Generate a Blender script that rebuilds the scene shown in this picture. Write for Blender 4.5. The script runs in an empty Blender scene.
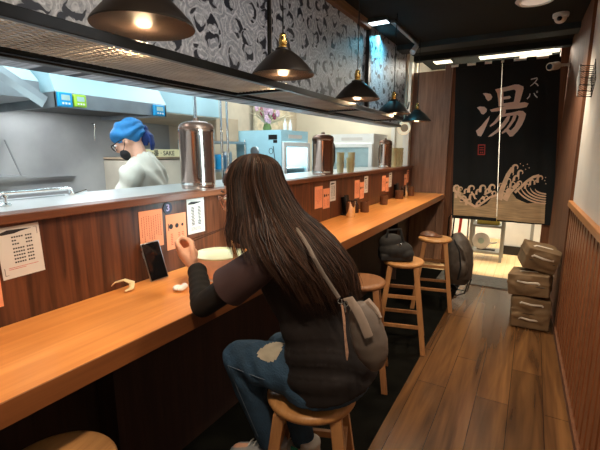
import bpy, math, random
import numpy as np
from mathutils import Vector, Matrix
random.seed(7)
S = bpy.context.scene
C = S.collection
PI = math.pi

# ------------------------------------------------------------------ camera
FPX = 400.0
TH = math.atan(74 / FPX)
PS = math.atan(235 / (FPX / math.cos(TH)))
EYE = Vector((0, 0, 1.5))
cam = bpy.data.objects.new('camera', bpy.data.cameras.new('camera'))
C.objects.link(cam)
cam.data.sensor_width = 36
cam.data.lens = 36 * FPX / 600
cam.data.clip_start = 0.02
cam.location = EYE
cam.rotation_euler = (PI / 2 - TH, 0, PS)
S.camera = cam

# ------------------------------------------------------------------ world, exposure
S.view_settings.view_transform = 'Standard'
S.view_settings.look = 'None'
S.view_settings.gamma = 1
S.view_settings.use_curve_mapping = False
S.view_settings.exposure = 0.42
w = bpy.data.worlds.new('world'); S.world = w
w.use_nodes = True
w.node_tree.nodes['Background'].inputs[0].default_value = (0.6, 0.7, 0.8, 1)
w.node_tree.nodes['Background'].inputs[1].default_value = 0.05

# ------------------------------------------------------------------ area and ceiling lights
def light(kind, name, loc, power, col, size=0.1, size_y=None, aim=None, spot=None, blend=0.5):
    d = bpy.data.lights.new(name, kind); d.energy = power; d.color = col
    if kind == 'AREA':
        d.size = size
        if size_y: d.shape = 'RECTANGLE'; d.size_y = size_y
    else:
        d.shadow_soft_size = size
    if kind == 'SPOT':
        d.spot_size = spot; d.spot_blend = blend
    o = bpy.data.objects.new(name, d); C.objects.link(o); o.location = loc
    if aim is not None:
        o.rotation_euler = (Vector(aim) - Vector(loc)).to_track_quat('-Z', 'Y').to_euler()
    return o
WARM = (1.0, 0.70, 0.40)
# kitchen ceiling lights
light('AREA', 'kitchen_light', (-2.30, 0.6, 2.66), 52, (0.90, 0.98, 1.0), 1.1, 1.6, aim=(-2.9, 0.6, 0))
light('AREA', 'kitchen_light', (-2.35, 3.0, 2.66), 25, (0.88, 0.98, 1.0), 1.0, 1.4, aim=(-2.3, 3.0, 0))
light('AREA', 'kitchen_light', (-2.3, 4.7, 2.66), 15, (1.0, 0.95, 0.84), 0.9, 0.8, aim=(-2.3, 4.7, 0))
light('AREA', 'hood_fill', (-2.85, 1.82, 1.785), 10, (.92, .97, 1.0), .5, .6, aim=(-2.95, 1.82, 0))  # unseen fill added under the hood to brighten the steel wall
light('AREA', 'hood_fill', (-2.85, .7, 1.795), 14, (.92, .97, 1.0), .5, 1.0, aim=(-3.0, .7, 0))  # second added fill, under the left hood
# daylight tube on the kitchen side of the header wall
light('AREA', 'kitchen_light', (-1.70, 1.5, 2.30), 9, (0.62, 0.93, 1.0), 0.08, 3.2, aim=(-3.2, 1.5, 1.5))
# corridor downlights
light('SPOT', 'corridor_downlight', (-0.15, 3.72, 2.56), 95, (1.0, 0.82, 0.60), 0.07, aim=(-0.25, 4.1, 0), spot=2.0, blend=0.9)
light('SPOT', 'corridor_downlight', (-0.10, 1.75, 2.60), 66, (1.0, 0.74, 0.46), 0.07, aim=(-0.15, 1.80, 0), spot=2.2, blend=0.8)
light('SPOT', 'corridor_downlight', (-0.15, 0.05, 2.60), 70, (1.0, 0.78, 0.55), 0.07, aim=(-0.5, 0.7, 0.9), spot=2.6, blend=0.8)
light('AREA', 'corridor_fill', (-0.35, 1.6, 2.61), 24, (0.93, 0.96, 1.0), 0.3, 3.4, aim=(-0.9, 1.6, 0.9))  # unseen area light added to brighten the wallpaper
# entrance beyond the curtain
light('AREA', 'entrance_light', (-0.3, 6.1, 2.70), 120, (1.0, 0.93, 0.78), 1.0, 0.8, aim=(-0.3, 6.2, 0))

# ------------------------------------------------------------------ pixel helpers (photo pixel -> point on a world plane)
_R = Vector((math.cos(PS), math.sin(PS), 0))
_F = Vector((-math.sin(PS) * math.cos(TH), math.cos(PS) * math.cos(TH), -math.sin(TH)))
_U = _R.cross(_F)
def _ray(u, v): return _F + _R * ((u - 300) / FPX) - _U * ((v - 225) / FPX)
def on_x(u, v, x): d = _ray(u, v); return EYE + d * (x / d.x)
def on_y(u, v, y): d = _ray(u, v); return EYE + d * (y / d.y)
def on_z(u, v, z): d = _ray(u, v); return EYE + d * ((z - 1.5) / d.z)

# ------------------------------------------------------------------ mesh builder
class MB:
    def __init__(s): s.v = []; s.f = []; s.m = []
    def add(s, vs, fs, m=0):
        b = len(s.v); s.v += [tuple(p) for p in vs]
        s.f += [tuple(i + b for i in f) for f in fs]; s.m += [m] * len(fs); return s
    def box(s, x0, x1, y0, y1, z0, z1, m=0):
        vs = [(x, y, z) for z in (z0, z1) for y in (y0, y1) for x in (x0, x1)]
        return s.add(vs, [(0, 2, 3, 1), (4, 5, 7, 6), (0, 1, 5, 4), (2, 6, 7, 3), (0, 4, 6, 2), (1, 3, 7, 5)], m)
    def hexa(s, bot, top, m=0):
        return s.add(list(bot) + list(top), [(3, 2, 1, 0), (4, 5, 6, 7)] + [(i, (i + 1) % 4, 4 + (i + 1) % 4, 4 + i) for i in range(4)], m)
    def obox(s, c, size, rot=None, m=0):
        rot = rot or Matrix.Identity(3); h = Vector(size) / 2; c = Vector(c)
        vs = [c + rot @ Vector((x * h.x, y * h.y, z * h.z)) for z in (-1, 1) for y in (-1, 1) for x in (-1, 1)]
        return s.add(vs, [(0, 2, 3, 1), (4, 5, 7, 6), (0, 1, 5, 4), (2, 6, 7, 3), (0, 4, 6, 2), (1, 3, 7, 5)], m)
    def tube(s, pts, r, n=8, m=0, up=None, caps=True, closed=False):
        pts = [Vector(p) for p in pts]; k = len(pts)
        if not isinstance(r, (list, tuple)): r = [r] * k
        rings = []; prev = None
        for i, p in enumerate(pts):
            if closed: t = pts[(i + 1) % k] - pts[i - 1]
            else: t = pts[min(i + 1, k - 1)] - pts[max(i - 1, 0)]
            t.normalize()
            if up is not None: a = Vector(up)
            elif prev is not None: a = prev
            else: a = Vector((0, 0, 1)) if abs(t.z) < .9 else Vector((1, 0, 0))
            a = a - t * a.dot(t); a.normalize(); prev = a
            b = t.cross(a)
            ra, rb = r[i] if isinstance(r[i], (tuple, list)) else (r[i], r[i])
            rings.append([p + a * (ra * math.cos(2 * PI * j / n)) + b * (rb * math.sin(2 * PI * j / n)) for j in range(n)])
        vs = [q for g in rings for q in g]; fs = []
        for i in range(k if closed else k - 1):
            i2 = (i + 1) % k
            for j in range(n):
                j2 = (j + 1) % n
                fs.append((i * n + j, i * n + j2, i2 * n + j2, i2 * n + j))
        if caps and not closed:
            fs.append(tuple(reversed(range(n)))); fs.append(tuple((k - 1) * n + j for j in range(n)))
        return s.add(vs, fs, m)
    def lathe(s, prof, c=(0, 0, 0), n=28, m=0, rot=None, sx=1, sy=1):
        c = Vector(c); vs = []; fs = []; k = len(prof)
        for r, z in prof:
            for j in range(n):
                a = 2 * PI * j / n; p = Vector((r * math.cos(a) * sx, r * math.sin(a) * sy, z))
                if rot: p = rot @ p
                vs.append(c + p)
        for i in range(k - 1):
            for j in range(n):
                j2 = (j + 1) % n; fs.append((i * n + j, i * n + j2, (i + 1) * n + j2, (i + 1) * n + j))
        if prof[0][0] > 1e-6: fs.append(tuple(reversed(range(n))))
        if prof[-1][0] > 1e-6: fs.append(tuple((k - 1) * n + j for j in range(n)))
        return s.add(vs, fs, m)
    def ell(s, c, r, n=16, k=10, m=0, rot=None):
        prof = [(max(math.sin(PI * i / k), 1e-4), -math.cos(PI * i / k)) for i in range(k + 1)]
        c = Vector(c); vs = []; fs = []
        for q, z in prof:
            for j in range(n):
                a = 2 * PI * j / n; p = Vector((q * math.cos(a) * r[0], q * math.sin(a) * r[1], z * r[2]))
                if rot: p = rot @ p
                vs.append(c + p)
        for i in range(k):
            for j in range(n):
                j2 = (j + 1) % n; fs.append((i * n + j, i * n + j2, (i + 1) * n + j2, (i + 1) * n + j))
        fs.append(tuple(reversed(range(n)))); fs.append(tuple(k * n + j for j in range(n)))
        return s.add(vs, fs, m)
    def prism(s, poly, fn, th, m=0):
        """poly of 2-D points, fn(a,b,d) -> 3-D at depth d; front at d=th"""
        n = len(poly)
        area = sum(poly[i][0] * poly[(i + 1) % n][1] - poly[(i + 1) % n][0] * poly[i][1] for i in range(n))
        if area < 0: poly = poly[::-1]
        vs = [fn(a, b, 0) for a, b in poly] + [fn(a, b, th) for a, b in poly]
        return s.add(vs, [tuple(range(n)), tuple(range(2 * n - 1, n - 1, -1))] + [(i, n + i, n + (i + 1) % n, (i + 1) % n) for i in range(n)], m)
    def build(s, name, mats, parent=None, smooth=True, bevel=0, seg=2, loc=None, weld=False):
        me = bpy.data.meshes.new(name); me.from_pydata(s.v, [], s.f)
        if not isinstance(mats, (list, tuple)): mats = [mats]
        for q in mats: me.materials.append(q)
        me.polygons.foreach_set('material_index', s.m)
        if smooth:
            me.polygons.foreach_set('use_smooth', [True] * len(s.f)); me.set_sharp_from_angle(angle=0.7)
        me.update()
        o = bpy.data.objects.new(name, me); C.objects.link(o)
        if parent: o.parent = parent
        if loc: o.location = loc
        if bevel:
            b = o.modifiers.new('bevel', 'BEVEL'); b.width = bevel; b.segments = seg; b.limit_method = 'ANGLE'; b.angle_limit = 0.6
        return o

def tag(o, label=None, cat=None, group=None, kind=None):
    if label: o['label'] = label
    if cat: o['category'] = cat
    if group: o['group'] = group
    if kind: o['kind'] = kind
    return o
def empty(name, loc, label, cat, group=None, rz=0):
    o = bpy.data.objects.new(name, None); C.objects.link(o); o.location = loc; o.rotation_euler.z = rz
    o.empty_display_size = .05
    return tag(o, label, cat, group)
def struct(o): o['kind'] = 'structure'; return o
def copy_tree(o, parent=None):
    c = o.copy(); C.objects.link(c); c.parent = parent
    for ch in list(o.children): copy_tree(ch, c)
    return c
def remesh(mb, voxel, iters=6, fac=0.5):
    me = bpy.data.meshes.new('t'); me.from_pydata(mb.v, [], mb.f); me.update()
    o = bpy.data.objects.new('t', me); C.objects.link(o)
    r = o.modifiers.new('r', 'REMESH'); r.mode = 'VOXEL'; r.voxel_size = voxel
    if iters:
        q = o.modifiers.new('s', 'SMOOTH'); q.iterations = iters; q.factor = fac
    dg = bpy.context.evaluated_depsgraph_get(); dg.update()
    out = bpy.data.meshes.new_from_object(o.evaluated_get(dg))
    bpy.data.objects.remove(o)
    out.polygons.foreach_set('use_smooth', [True] * len(out.polygons))
    return out
def link_mesh(name, me, mats, parent=None):
    me.name = name; me.materials.clear()
    for q in (mats if isinstance(mats, (list, tuple)) else [mats]): me.materials.append(q)
    o = bpy.data.objects.new(name, me); C.objects.link(o)
    if parent: o.parent = parent
    return o
def text_geo(mb, body, size, fn, m=0, th=.001, bold=0):
    cu = bpy.data.curves.new('t', 'FONT'); cu.body = body; cu.size = size; cu.align_x = 'CENTER'; cu.align_y = 'CENTER'
    cu.extrude = 0; cu.offset = bold; cu.resolution_u = 3
    o = bpy.data.objects.new('t', cu); C.objects.link(o)
    dg = bpy.context.evaluated_depsgraph_get(); dg.update()
    me = bpy.data.meshes.new_from_object(o.evaluated_get(dg))
    vs = [fn(p.co.x, p.co.y, th) for p in me.vertices]
    fs = [tuple(p.vertices) for p in me.polygons]
    bpy.data.objects.remove(o); bpy.data.meshes.remove(me)
    if fs: mb.add(vs, fs, m)

# ------------------------------------------------------------------ materials
def mat(name, col, rough=.5, metal=0, var=0, vscale=8, bump=0, bscale=60, emit=None, es=1, trans=0, ior=1.45, spec=.5, stretch=(1, 1, 1), coat=0, sheen=0):
    m = bpy.data.materials.new(name); m.use_nodes = True
    nt = m.node_tree; b = nt.nodes['Principled BSDF']
    b.inputs['Base Color'].default_value = (*col, 1); b.inputs['Roughness'].default_value = rough
    b.inputs['Metallic'].default_value = metal; b.inputs['IOR'].default_value = ior
    b.inputs['Specular IOR Level'].default_value = spec
    b.inputs['Transmission Weight'].default_value = trans
    b.inputs['Coat Weight'].default_value = coat
    b.inputs['Sheen Weight'].default_value = sheen
    if emit: b.inputs['Emission Color'].default_value = (*emit, 1); b.inputs['Emission Strength'].default_value = es
    tc = nt.nodes.new('ShaderNodeTexCoord'); mp = nt.nodes.new('ShaderNodeMapping'); mp.inputs['Scale'].default_value = stretch
    nt.links.new(tc.outputs['Object'], mp.inputs[0])
    n = nt.nodes.new('ShaderNodeTexNoise'); n.inputs['Scale'].default_value = vscale; n.inputs['Detail'].default_value = 5
    nt.links.new(mp.outputs[0], n.inputs['Vector'])
    r = nt.nodes.new('ShaderNodeValToRGB')
    v = max(var, 0.04)
    r.color_ramp.elements[0].color = (*[c * (1 - v) for c in col], 1); r.color_ramp.elements[0].position = .3
    r.color_ramp.elements[1].color = (*[min(c * (1 + v), 1) for c in col], 1); r.color_ramp.elements[1].position = .7
    nt.links.new(n.outputs[0], r.inputs[0]); nt.links.new(r.outputs[0], b.inputs['Base Color'])
    if bump:
        n2 = nt.nodes.new('ShaderNodeTexNoise'); n2.inputs['Scale'].default_value = bscale; nt.links.new(mp.outputs[0], n2.inputs['Vector'])
        bp = nt.nodes.new('ShaderNodeBump'); bp.inputs['Strength'].default_value = bump; bp.inputs['Distance'].default_value = .01
        nt.links.new(n2.outputs[0], bp.inputs['Height']); nt.links.new(bp.outputs[0], b.inputs['Normal'])
    return m
def wood(name, c1, c2, axis='Y', rough=.4, scale=1, coat=0, plank=None, ring=.5):
    """streaky grain along axis; plank=(width, length, gap colour) cuts boards lying along Y in the XY plane"""
    m = bpy.data.materials.new(name); m.use_nodes = True; nt = m.node_tree; b = nt.nodes['Principled BSDF']; L = nt.links.new
    tc = nt.nodes.new('ShaderNodeTexCoord'); mp = nt.nodes.new('ShaderNodeMapping')
    st = {'X': (.06, 1, 1), 'Y': (1, .06, 1), 'Z': (1, 1, .06)}[axis]
    mp.inputs['Scale'].default_value = st; L(tc.outputs['Object'], mp.inputs[0])
    vec = mp.outputs[0]
    n = nt.nodes.new('ShaderNodeTexNoise'); n.inputs['Scale'].default_value = 45 * scale; n.inputs['Detail'].default_value = 6; n.inputs['Distortion'].default_value = 1.2
    n2 = nt.nodes.new('ShaderNodeTexNoise'); n2.inputs['Scale'].default_value = 9 * scale; n2.inputs['Detail'].default_value = 3; n2.inputs['Distortion'].default_value = 2.5
    L(vec, n.inputs['Vector']); L(vec, n2.inputs['Vector'])
    mx = nt.nodes.new('ShaderNodeMix'); mx.inputs[0].default_value = ring; L(n.outputs[0], mx.inputs[2]); L(n2.outputs[0], mx.inputs[3])
    r = nt.nodes.new('ShaderNodeValToRGB'); r.color_ramp.elements[0].position = .36; r.color_ramp.elements[1].position = .64
    r.color_ramp.elements[0].color = (*c1, 1); r.color_ramp.elements[1].color = (*c2, 1)
    L(mx.outputs[0], r.inputs[0]); out = r.outputs[0]
    if plank:
        bw, bl, gc, bv = plank
        br = nt.nodes.new('ShaderNodeTexBrick'); mp2 = nt.nodes.new('ShaderNodeMapping'); mp2.inputs['Rotation'].default_value = (0, 0, PI / 2)
        L(tc.outputs['Object'], mp2.inputs[0]); L(mp2.outputs[0], br.inputs['Vector'])
        br.inputs['Scale'].default_value = 1; br.inputs['Brick Width'].default_value = bl; br.inputs['Row Height'].default_value = bw
        br.inputs['Mortar Size'].default_value = .0022; br.inputs['Color1'].default_value = (1 - bv, 1 - bv, 1 - bv, 1); br.inputs['Color2'].default_value = (1 + bv, 1 + bv, 1 + bv, 1)
        br.inputs['Mortar'].default_value = (*gc, 1); br.offset = .37
        mm = nt.nodes.new('ShaderNodeMix'); mm.data_type = 'RGBA'; mm.blend_type = 'MULTIPLY'; mm.inputs[0].default_value = 1
        L(out, mm.inputs[6]); L(br.outputs[0], mm.inputs[7]); out = mm.outputs[2]
    L(out, b.inputs['Base Color']); b.inputs['Roughness'].default_value = rough; b.inputs['Coat Weight'].default_value = coat
    bp = nt.nodes.new('ShaderNodeBump'); bp.inputs['Strength'].default_value = .15; bp.inputs['Distance'].default_value = .003
    L(mx.outputs[0], bp.inputs['Height']); L(bp.outputs[0], b.inputs['Normal'])
    return m
def wallpaper(name):
    """grey-blue paper with pale swirl lines and dark carp-like crescents, one per cell"""
    m = bpy.data.materials.new(name); m.use_nodes = True; nt = m.node_tree; b = nt.nodes['Principled BSDF']; L = nt.links.new
    N = nt.nodes.new
    def math_(op, a=None, b_=None, c=None):
        n = N('ShaderNodeMath'); n.operation = op
        for k, q in enumerate((a, b_, c)):
            if q is None: continue
            if isinstance(q, (int, float)): n.inputs[k].default_value = q
            else: L(q, n.inputs[k])
        return n.outputs[0]
    tc = N('ShaderNodeTexCoord'); sp_ = N('ShaderNodeSeparateXYZ'); L(tc.outputs['Object'], sp_.inputs[0])
    cb = N('ShaderNodeCombineXYZ'); L(math_('MULTIPLY', sp_.outputs[1], 8.2), cb.inputs[0]); L(math_('MULTIPLY', sp_.outputs[2], 8.2), cb.inputs[1])
    nz = N('ShaderNodeTexNoise'); nz.inputs['Scale'].default_value = 1.3; nz.inputs['Detail'].default_value = 3; L(cb.outputs[0], nz.inputs['Vector'])
    sub = N('ShaderNodeVectorMath'); sub.operation = 'SUBTRACT'; sub.inputs[1].default_value = (.5, .5, .5); L(nz.outputs['Color'], sub.inputs[0])
    sc = N('ShaderNodeVectorMath'); sc.operation = 'SCALE'; sc.inputs['Scale'].default_value = .75; L(sub.outputs[0], sc.inputs[0])
    ad = N('ShaderNodeVectorMath'); ad.operation = 'ADD'; L(cb.outputs[0], ad.inputs[0]); L(sc.outputs[0], ad.inputs[1])
    flat = N('ShaderNodeVectorMath'); flat.operation = 'MULTIPLY'; flat.inputs[1].default_value = (1, 1, 0); L(ad.outputs[0], flat.inputs[0])
    vo = N('ShaderNodeTexVoronoi'); vo.voronoi_dimensions = '2D'; vo.inputs['Scale'].default_value = 1; vo.inputs['Randomness'].default_value = .75; L(flat.outputs[0], vo.inputs['Vector'])
    dl = N('ShaderNodeVectorMath'); dl.operation = 'SUBTRACT'; L(flat.outputs[0], dl.inputs[0]); L(vo.outputs['Position'], dl.inputs[1])
    s2 = N('ShaderNodeSeparateXYZ'); L(dl.outputs[0], s2.inputs[0]); cs = N('ShaderNodeSeparateColor'); L(vo.outputs['Color'], cs.inputs[0])
    ang = math_('ARCTAN2', s2.outputs[1], s2.outputs[0]); rnd = math_('MULTIPLY', cs.outputs[0], 6.283)
    th = math_('WRAP', math_('SUBTRACT', ang, rnd), 3.1416, -3.1416); rad = vo.outputs['Distance']
    # thick comma: wide at the head, thin at the tail
    wd = math_('MULTIPLY', math_('SUBTRACT', 1.0, math_('DIVIDE', math_('ABSOLUTE', math_('SUBTRACT', th, .5)), 2.1)), .19)
    d1 = math_('SUBTRACT', wd, math_('ABSOLUTE', math_('SUBTRACT', rad, .27)))
    # tail fin
    fin = math_('SUBTRACT', .10, math_('ADD', math_('ABSOLUTE', math_('SUBTRACT', rad, .40)), math_('MULTIPLY', math_('ABSOLUTE', math_('ADD', th, 1.5)), .22)))
    dm = math_('MAXIMUM', d1, fin)
    r2 = N('ShaderNodeValToRGB'); r2.color_ramp.elements[0].position = .0; r2.color_ramp.elements[1].position = .03; L(dm, r2.inputs[0])
    # pale wave lines
    sn = math_('SINE', math_('MULTIPLY', rad, 30)); r1 = N('ShaderNodeValToRGB'); r1.color_ramp.elements[0].position = .2; r1.color_ramp.elements[1].position = .9
    r1.color_ramp.elements[0].color = (.22, .25, .30, 1); r1.color_ramp.elements[1].color = (.58, .62, .68, 1); L(sn, r1.inputs[0])
    n4 = N('ShaderNodeTexNoise'); n4.inputs['Scale'].default_value = 5; n4.inputs['Detail'].default_value = 3; n4.inputs['Distortion'].default_value = 1.5; L(flat.outputs[0], n4.inputs['Vector'])
    r4 = N('ShaderNodeValToRGB'); r4.color_ramp.elements[0].position = .42; r4.color_ramp.elements[1].position = .62; r4.color_ramp.elements[0].color = (.28, .31, .36, 1); r4.color_ramp.elements[1].color = (.60, .64, .70, 1); L(n4.outputs[0], r4.inputs[0])
    m1 = N('ShaderNodeMix'); m1.data_type = 'RGBA'; m1.inputs[0].default_value = .5; L(r1.outputs[0], m1.inputs[6]); L(r4.outputs[0], m1.inputs[7])
    # small pale scales inside the dark bodies
    mx = N('ShaderNodeMix'); mx.data_type = 'RGBA'; L(r2.outputs[0], mx.inputs[0]); L(m1.outputs[2], mx.inputs[6]); mx.inputs[7].default_value = (.010, .014, .026, 1)
    L(mx.outputs[2], b.inputs['Base Color']); b.inputs['Roughness'].default_value = .5
    return m
def slat_mat(name): return wood(name, (.20, .062, .022), (.34, .12, .045), 'Z', .45, 1.5)

M = {}
M['counter'] = wood('counter_wood', (.66, .235, .052), (.84, .35, .095), 'Y', .28, .6, coat=.15)
M['edge'] = wood('edge_wood', (.17, .055, .017), (.25, .085, .026), 'Y', .4, .8)
M['panel'] = wood('panel_wood', (.040, .013, .007), (.150, .050, .023), 'Z', .38, .9)
M['lip'] = wood('lip_wood', (.09, .030, .015), (.17, .06, .028), 'Y', .35, 1)
M['floor'] = wood('floor_wood', (.050, .021, .008), (.190, .088, .030), 'Y', .27, .40, plank=(.18, 1.25, (.35, .3, .25), .22), ring=.7)
M['pale_floor'] = wood('pale_floor_wood', (.55, .36, .17), (.68, .47, .24), 'Y', .4, .6, plank=(.1, .9, (.6, .5, .4), .06))
M['stool'] = wood('stool_wood', (.40, .185, .065), (.55, .28, .105), 'Y', .4, 1.2)
M['stoolleg'] = wood('stool_leg_wood', (.32, .145, .055), (.46, .225, .088), 'Z', .42, 1.2)
M['stool_dark'] = wood('brown_stool_wood', (.20, .085, .035), (.30, .135, .055), 'Y', .4, 1.2)
M['stoolleg_dark'] = wood('brown_stool_leg_wood', (.20, .085, .035), (.30, .135, .055), 'Z', .42, 1.2)
M['slat'] = slat_mat('slat_wood')
M['jamb'] = wood('jamb_wood', (.10, .036, .015), (.20, .078, .032), 'Z', .85, 1)
M['partition'] = wood('partition_wood', (.16, .085, .055), (.30, .17, .115), 'Z', .42, .8)
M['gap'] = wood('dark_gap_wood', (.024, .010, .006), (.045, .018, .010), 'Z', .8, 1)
M['cap'] = wood('cap_wood', (.40, .16, .05), (.52, .23, .08), 'Y', .4, 1)
M['plaster'] = mat('plaster', (.70, .67, .62), .9, var=.06, vscale=3, bump=.1, bscale=90)
M['dark'] = mat('dark_ceiling', (.006, .009, .008), .9, var=.4, vscale=2)
M['beam'] = mat('painted_beam', (.022, .036, .040), .6, var=.3, vscale=3)
M['brownbeam'] = wood('brown_beam', (.12, .06, .025), (.24, .12, .05), 'Y', .5, 1)
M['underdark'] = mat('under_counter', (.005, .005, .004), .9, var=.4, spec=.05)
M['paper_wall'] = wallpaper('wave_wallpaper')
M['blackmetal'] = mat('black_metal', (.02, .021, .022), .35, 1, var=.3)
M['darkpaint'] = mat('dark_paint', (.018, .016, .015), .35, .2, var=.3)
M['grille'] = mat('grey_wire', (.36, .33, .30), .5, .7, var=.2)
M['steel'] = mat('brushed_steel', (.42, .44, .46), .30, .9, var=.12, vscale=3, bump=.03, bscale=20, stretch=(1, .1, 1))
M['steelwall'] = mat('steel_wall', (.36, .37, .37), .34, .30, var=.30, vscale=1.5)  # blotchy tone stands in for blurred reflections
M['chrome'] = mat('chrome', (.75, .77, .78), .12, 1, var=.05)
M['hood'] = mat('cyan_lit_steel', (.40, .60, .66), .45, .1, var=.06, vscale=3)  # cyan of the kitchen light is put into the steel colour
M['hoodrim'] = mat('hood_rim_steel', (.33, .36, .38), .35, .6, var=.15, vscale=6)
M['worktop'] = mat('worktop_steel', (.62, .65, .66), .28, .6, var=.1, vscale=4)
M['cream'] = mat('cream_wall', (.80, .74, .60), .8, var=.05, vscale=3)
M['beige'] = mat('beige_wall', (.62, .55, .44), .8, var=.12, vscale=4)
M['white'] = mat('white_plastic', (.80, .80, .78), .4, var=.03)
M['wallwhite'] = mat('white_wall', (.78, .76, .70), .8, var=.04)
M['glass'] = mat('glass', (.85, .92, .93), .04, 0, trans=.95, ior=1.15)
M['frost'] = mat('cloudy_glass', (.42, .54, .56), .25, 0, trans=.25, var=.1)
M['blueplastic'] = mat('blue_plastic', (.02, .36, .72), .35)
M['greenplastic'] = mat('green_plastic', (.42, .72, .06), .4)
M['lcd'] = mat('lcd', (.45, .62, .58), .3)
M['brass'] = mat('brass', (.75, .50, .16), .25, 1, var=.1)
M['shade_out'] = mat('black_enamel', (.018, .014, .012), .38, .3, var=.2)
M['shade_in'] = mat('lamp_inside', (.36, .24, .18), .45, .1, var=.08)
M['bulb'] = mat('bulb', (1, .85, .6), .3, emit=(1.0, .76, .45), es=5)
M['amber'] = mat('dark_tinted_steel', (.44, .33, .28), .16, .95, var=.25, vscale=3, stretch=(6, 6, .3))
M['darkcap'] = mat('dark_brown_plastic', (.05, .03, .022), .35, var=.2)
M['lidbrown'] = mat('brown_metal_lid', (.20, .11, .08), .3, .6, var=.2)
M['paper_white'] = mat('white_paper', (.64, .61, .58), .7, var=.03)
M['paper_orange'] = mat('orange_paper', (.80, .32, .17), .7, var=.05)
M['ink'] = mat('black_ink', (.02, .018, .02), .6)
M['redink'] = mat('red_ink', (.55, .05, .04), .6)
M['rust'] = mat('brown_ink', (.42, .08, .04), .6)
M['badge'] = mat('navy_badge', (.02, .015, .045), .4)
M['lilac'] = mat('lilac_print', (.42, .36, .62), .5)
M['phone_black'] = mat('phone_glass', (.006, .006, .007), .08, spec=.6)
M['phone_rim'] = mat('phone_rim', (.30, .31, .34), .3, .8)
M['creamcloth'] = mat('cream_plastic', (.80, .66, .40), .45, var=.06)
M['tissue'] = mat('tissue', (.85, .82, .78), .9, bump=.4, bscale=40)
M['bowl_out'] = mat('pink_ceramic', (.80, .58, .48), .3, var=.1, vscale=20)
M['bowl_in'] = mat('pale_green_ceramic', (.62, .66, .46), .25, var=.06)
M['broth'] = mat('broth', (.50, .46, .27), .2, var=.3, vscale=40)
M['noodle'] = mat('noodle', (.82, .62, .36), .4)
M['skin'] = mat('skin', (.78, .44, .31), .5, var=.05, vscale=30)
M['lips'] = mat('lips', (.52, .16, .13), .45)
M['hair'] = mat('dark_brown_hair', (.017, .009, .007), .55, var=.6, vscale=90, spec=.22, stretch=(1, 1, .05))
_m = M['hair']; _nt = _m.node_tree; _b = _nt.nodes['Principled BSDF']
_g = _nt.nodes.new('ShaderNodeNewGeometry'); _r = _nt.nodes.new('ShaderNodeValToRGB')
_r.color_ramp.elements[0].color = (.006, .003, .0025, 1); _r.color_ramp.elements[1].color = (.060, .028, .017, 1); _r.color_ramp.elements[0].position = .25
_nt.links.new(_g.outputs['Random Per Island'], _r.inputs[0]); _nt.links.new(_r.outputs[0], _b.inputs['Base Color'])
M['tee'] = mat('faded_black_cotton', (.010, .0065, .0065), .9, var=.25, vscale=5, bump=.25, bscale=9)
M['sleeve'] = mat('black_knit', (.006, .0055, .006), .8, var=.3, vscale=20, bump=.3, bscale=25)
M['mauve'] = mat('lamplit_cotton', (.060, .033, .034), .85, var=.15, vscale=8, bump=.2, bscale=12)  # same cotton as the tee, lamp light put into the colour
M['denim'] = mat('denim', (.028, .068, .125), .85, var=.35, vscale=14, bump=.3, bscale=160)
M['fade'] = mat('faded_denim', (.42, .38, .30), .9, var=.12, vscale=30)
M['shoe_white'] = mat('white_canvas', (.62, .60, .58), .7, var=.1)
M['shoe_grey'] = mat('grey_canvas', (.34, .36, .40), .7, var=.1)
M['green'] = mat('green_tab', (.05, .35, .22), .5)
M['bagcloth'] = mat('taupe_nylon', (.10, .078, .066), .6, var=.15, vscale=10, bump=.3, bscale=12)
M['beigecloth'] = mat('beige_strap', (.22, .17, .14), .7, var=.1)
M['cord'] = mat('braided_cord', (.45, .26, .18), .7, var=.3, vscale=100)
M['khaki'] = mat('khaki_canvas', (.19, .12, .062), .8, var=.25, vscale=7, bump=.45, bscale=8)
M['webbing'] = mat('pale_webbing', (.72, .66, .56), .7)
M['blackcloth'] = mat('black_cloth', (.010, .010, .011), .75, var=.3, bump=.3, bscale=20)
M['greybrown'] = mat('grey_brown_nylon', (.085, .068, .055), .55, var=.3, vscale=12, bump=.5, bscale=12)
M['noren'] = mat('black_linen', (.006, .007, .007), .85, var=.35, vscale=3)
M['tan'] = mat('tan_print', (.78, .52, .34), .8, var=.12, vscale=10)
M['pinktan'] = mat('pale_tan_print', (.88, .64, .52), .8, var=.06)
M['print_red'] = mat('red_print', (.42, .05, .04), .7)
M['stripe'] = mat('striped_brown_print', (.50, .33, .18), .8, var=.3, vscale=12, stretch=(.4, 1, 6))
M['bandana'] = mat('blue_bandana', (.022, .19, .46), .7, var=.25, vscale=14, bump=.3, bscale=18)
M['bandana_dark'] = mat('navy_bandana', (.008, .03, .15), .7, var=.3, vscale=14)
M['workshirt'] = mat('beige_grey_shirt', (.60, .58, .50), .8, var=.08, vscale=5, bump=.3, bscale=7)
M['mask'] = mat('black_mask', (.012, .012, .014), .7)
M['trousers'] = mat('dark_trousers', (.02, .02, .025), .8)
M['yellow'] = mat('yellow_plastic', (.75, .60, .12), .45)
M['rackgrey'] = mat('grey_painted_steel', (.33, .34, .32), .45, .4)
M['mat'] = mat('grey_mat', (.17, .165, .15), .95, var=.25, vscale=40, bump=.4, bscale=80)
M['red'] = mat('red_plastic', (.55, .06, .05), .4)
M['lampface'] = mat('lamp_face', (1, 1, 1), .5, emit=(1, .93, .82), es=1.6)
M['cyanface'] = mat('cyan_lamp_face', (.8, 1, 1), .5, emit=(.35, .85, 1), es=3)
M['ceilingglow'] = mat('lit_ceiling_glow', (1, 1, 1), .5, emit=(1, .90, .62), es=.95)  # glow painted in for the lit lobby ceiling
M['liquid'] = mat('pale_yellow_glass', (.85, .76, .48), .15, trans=.5, var=.1)
M['leaf'] = mat('leaf', (.14, .22, .07), .6, var=.3)
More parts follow.
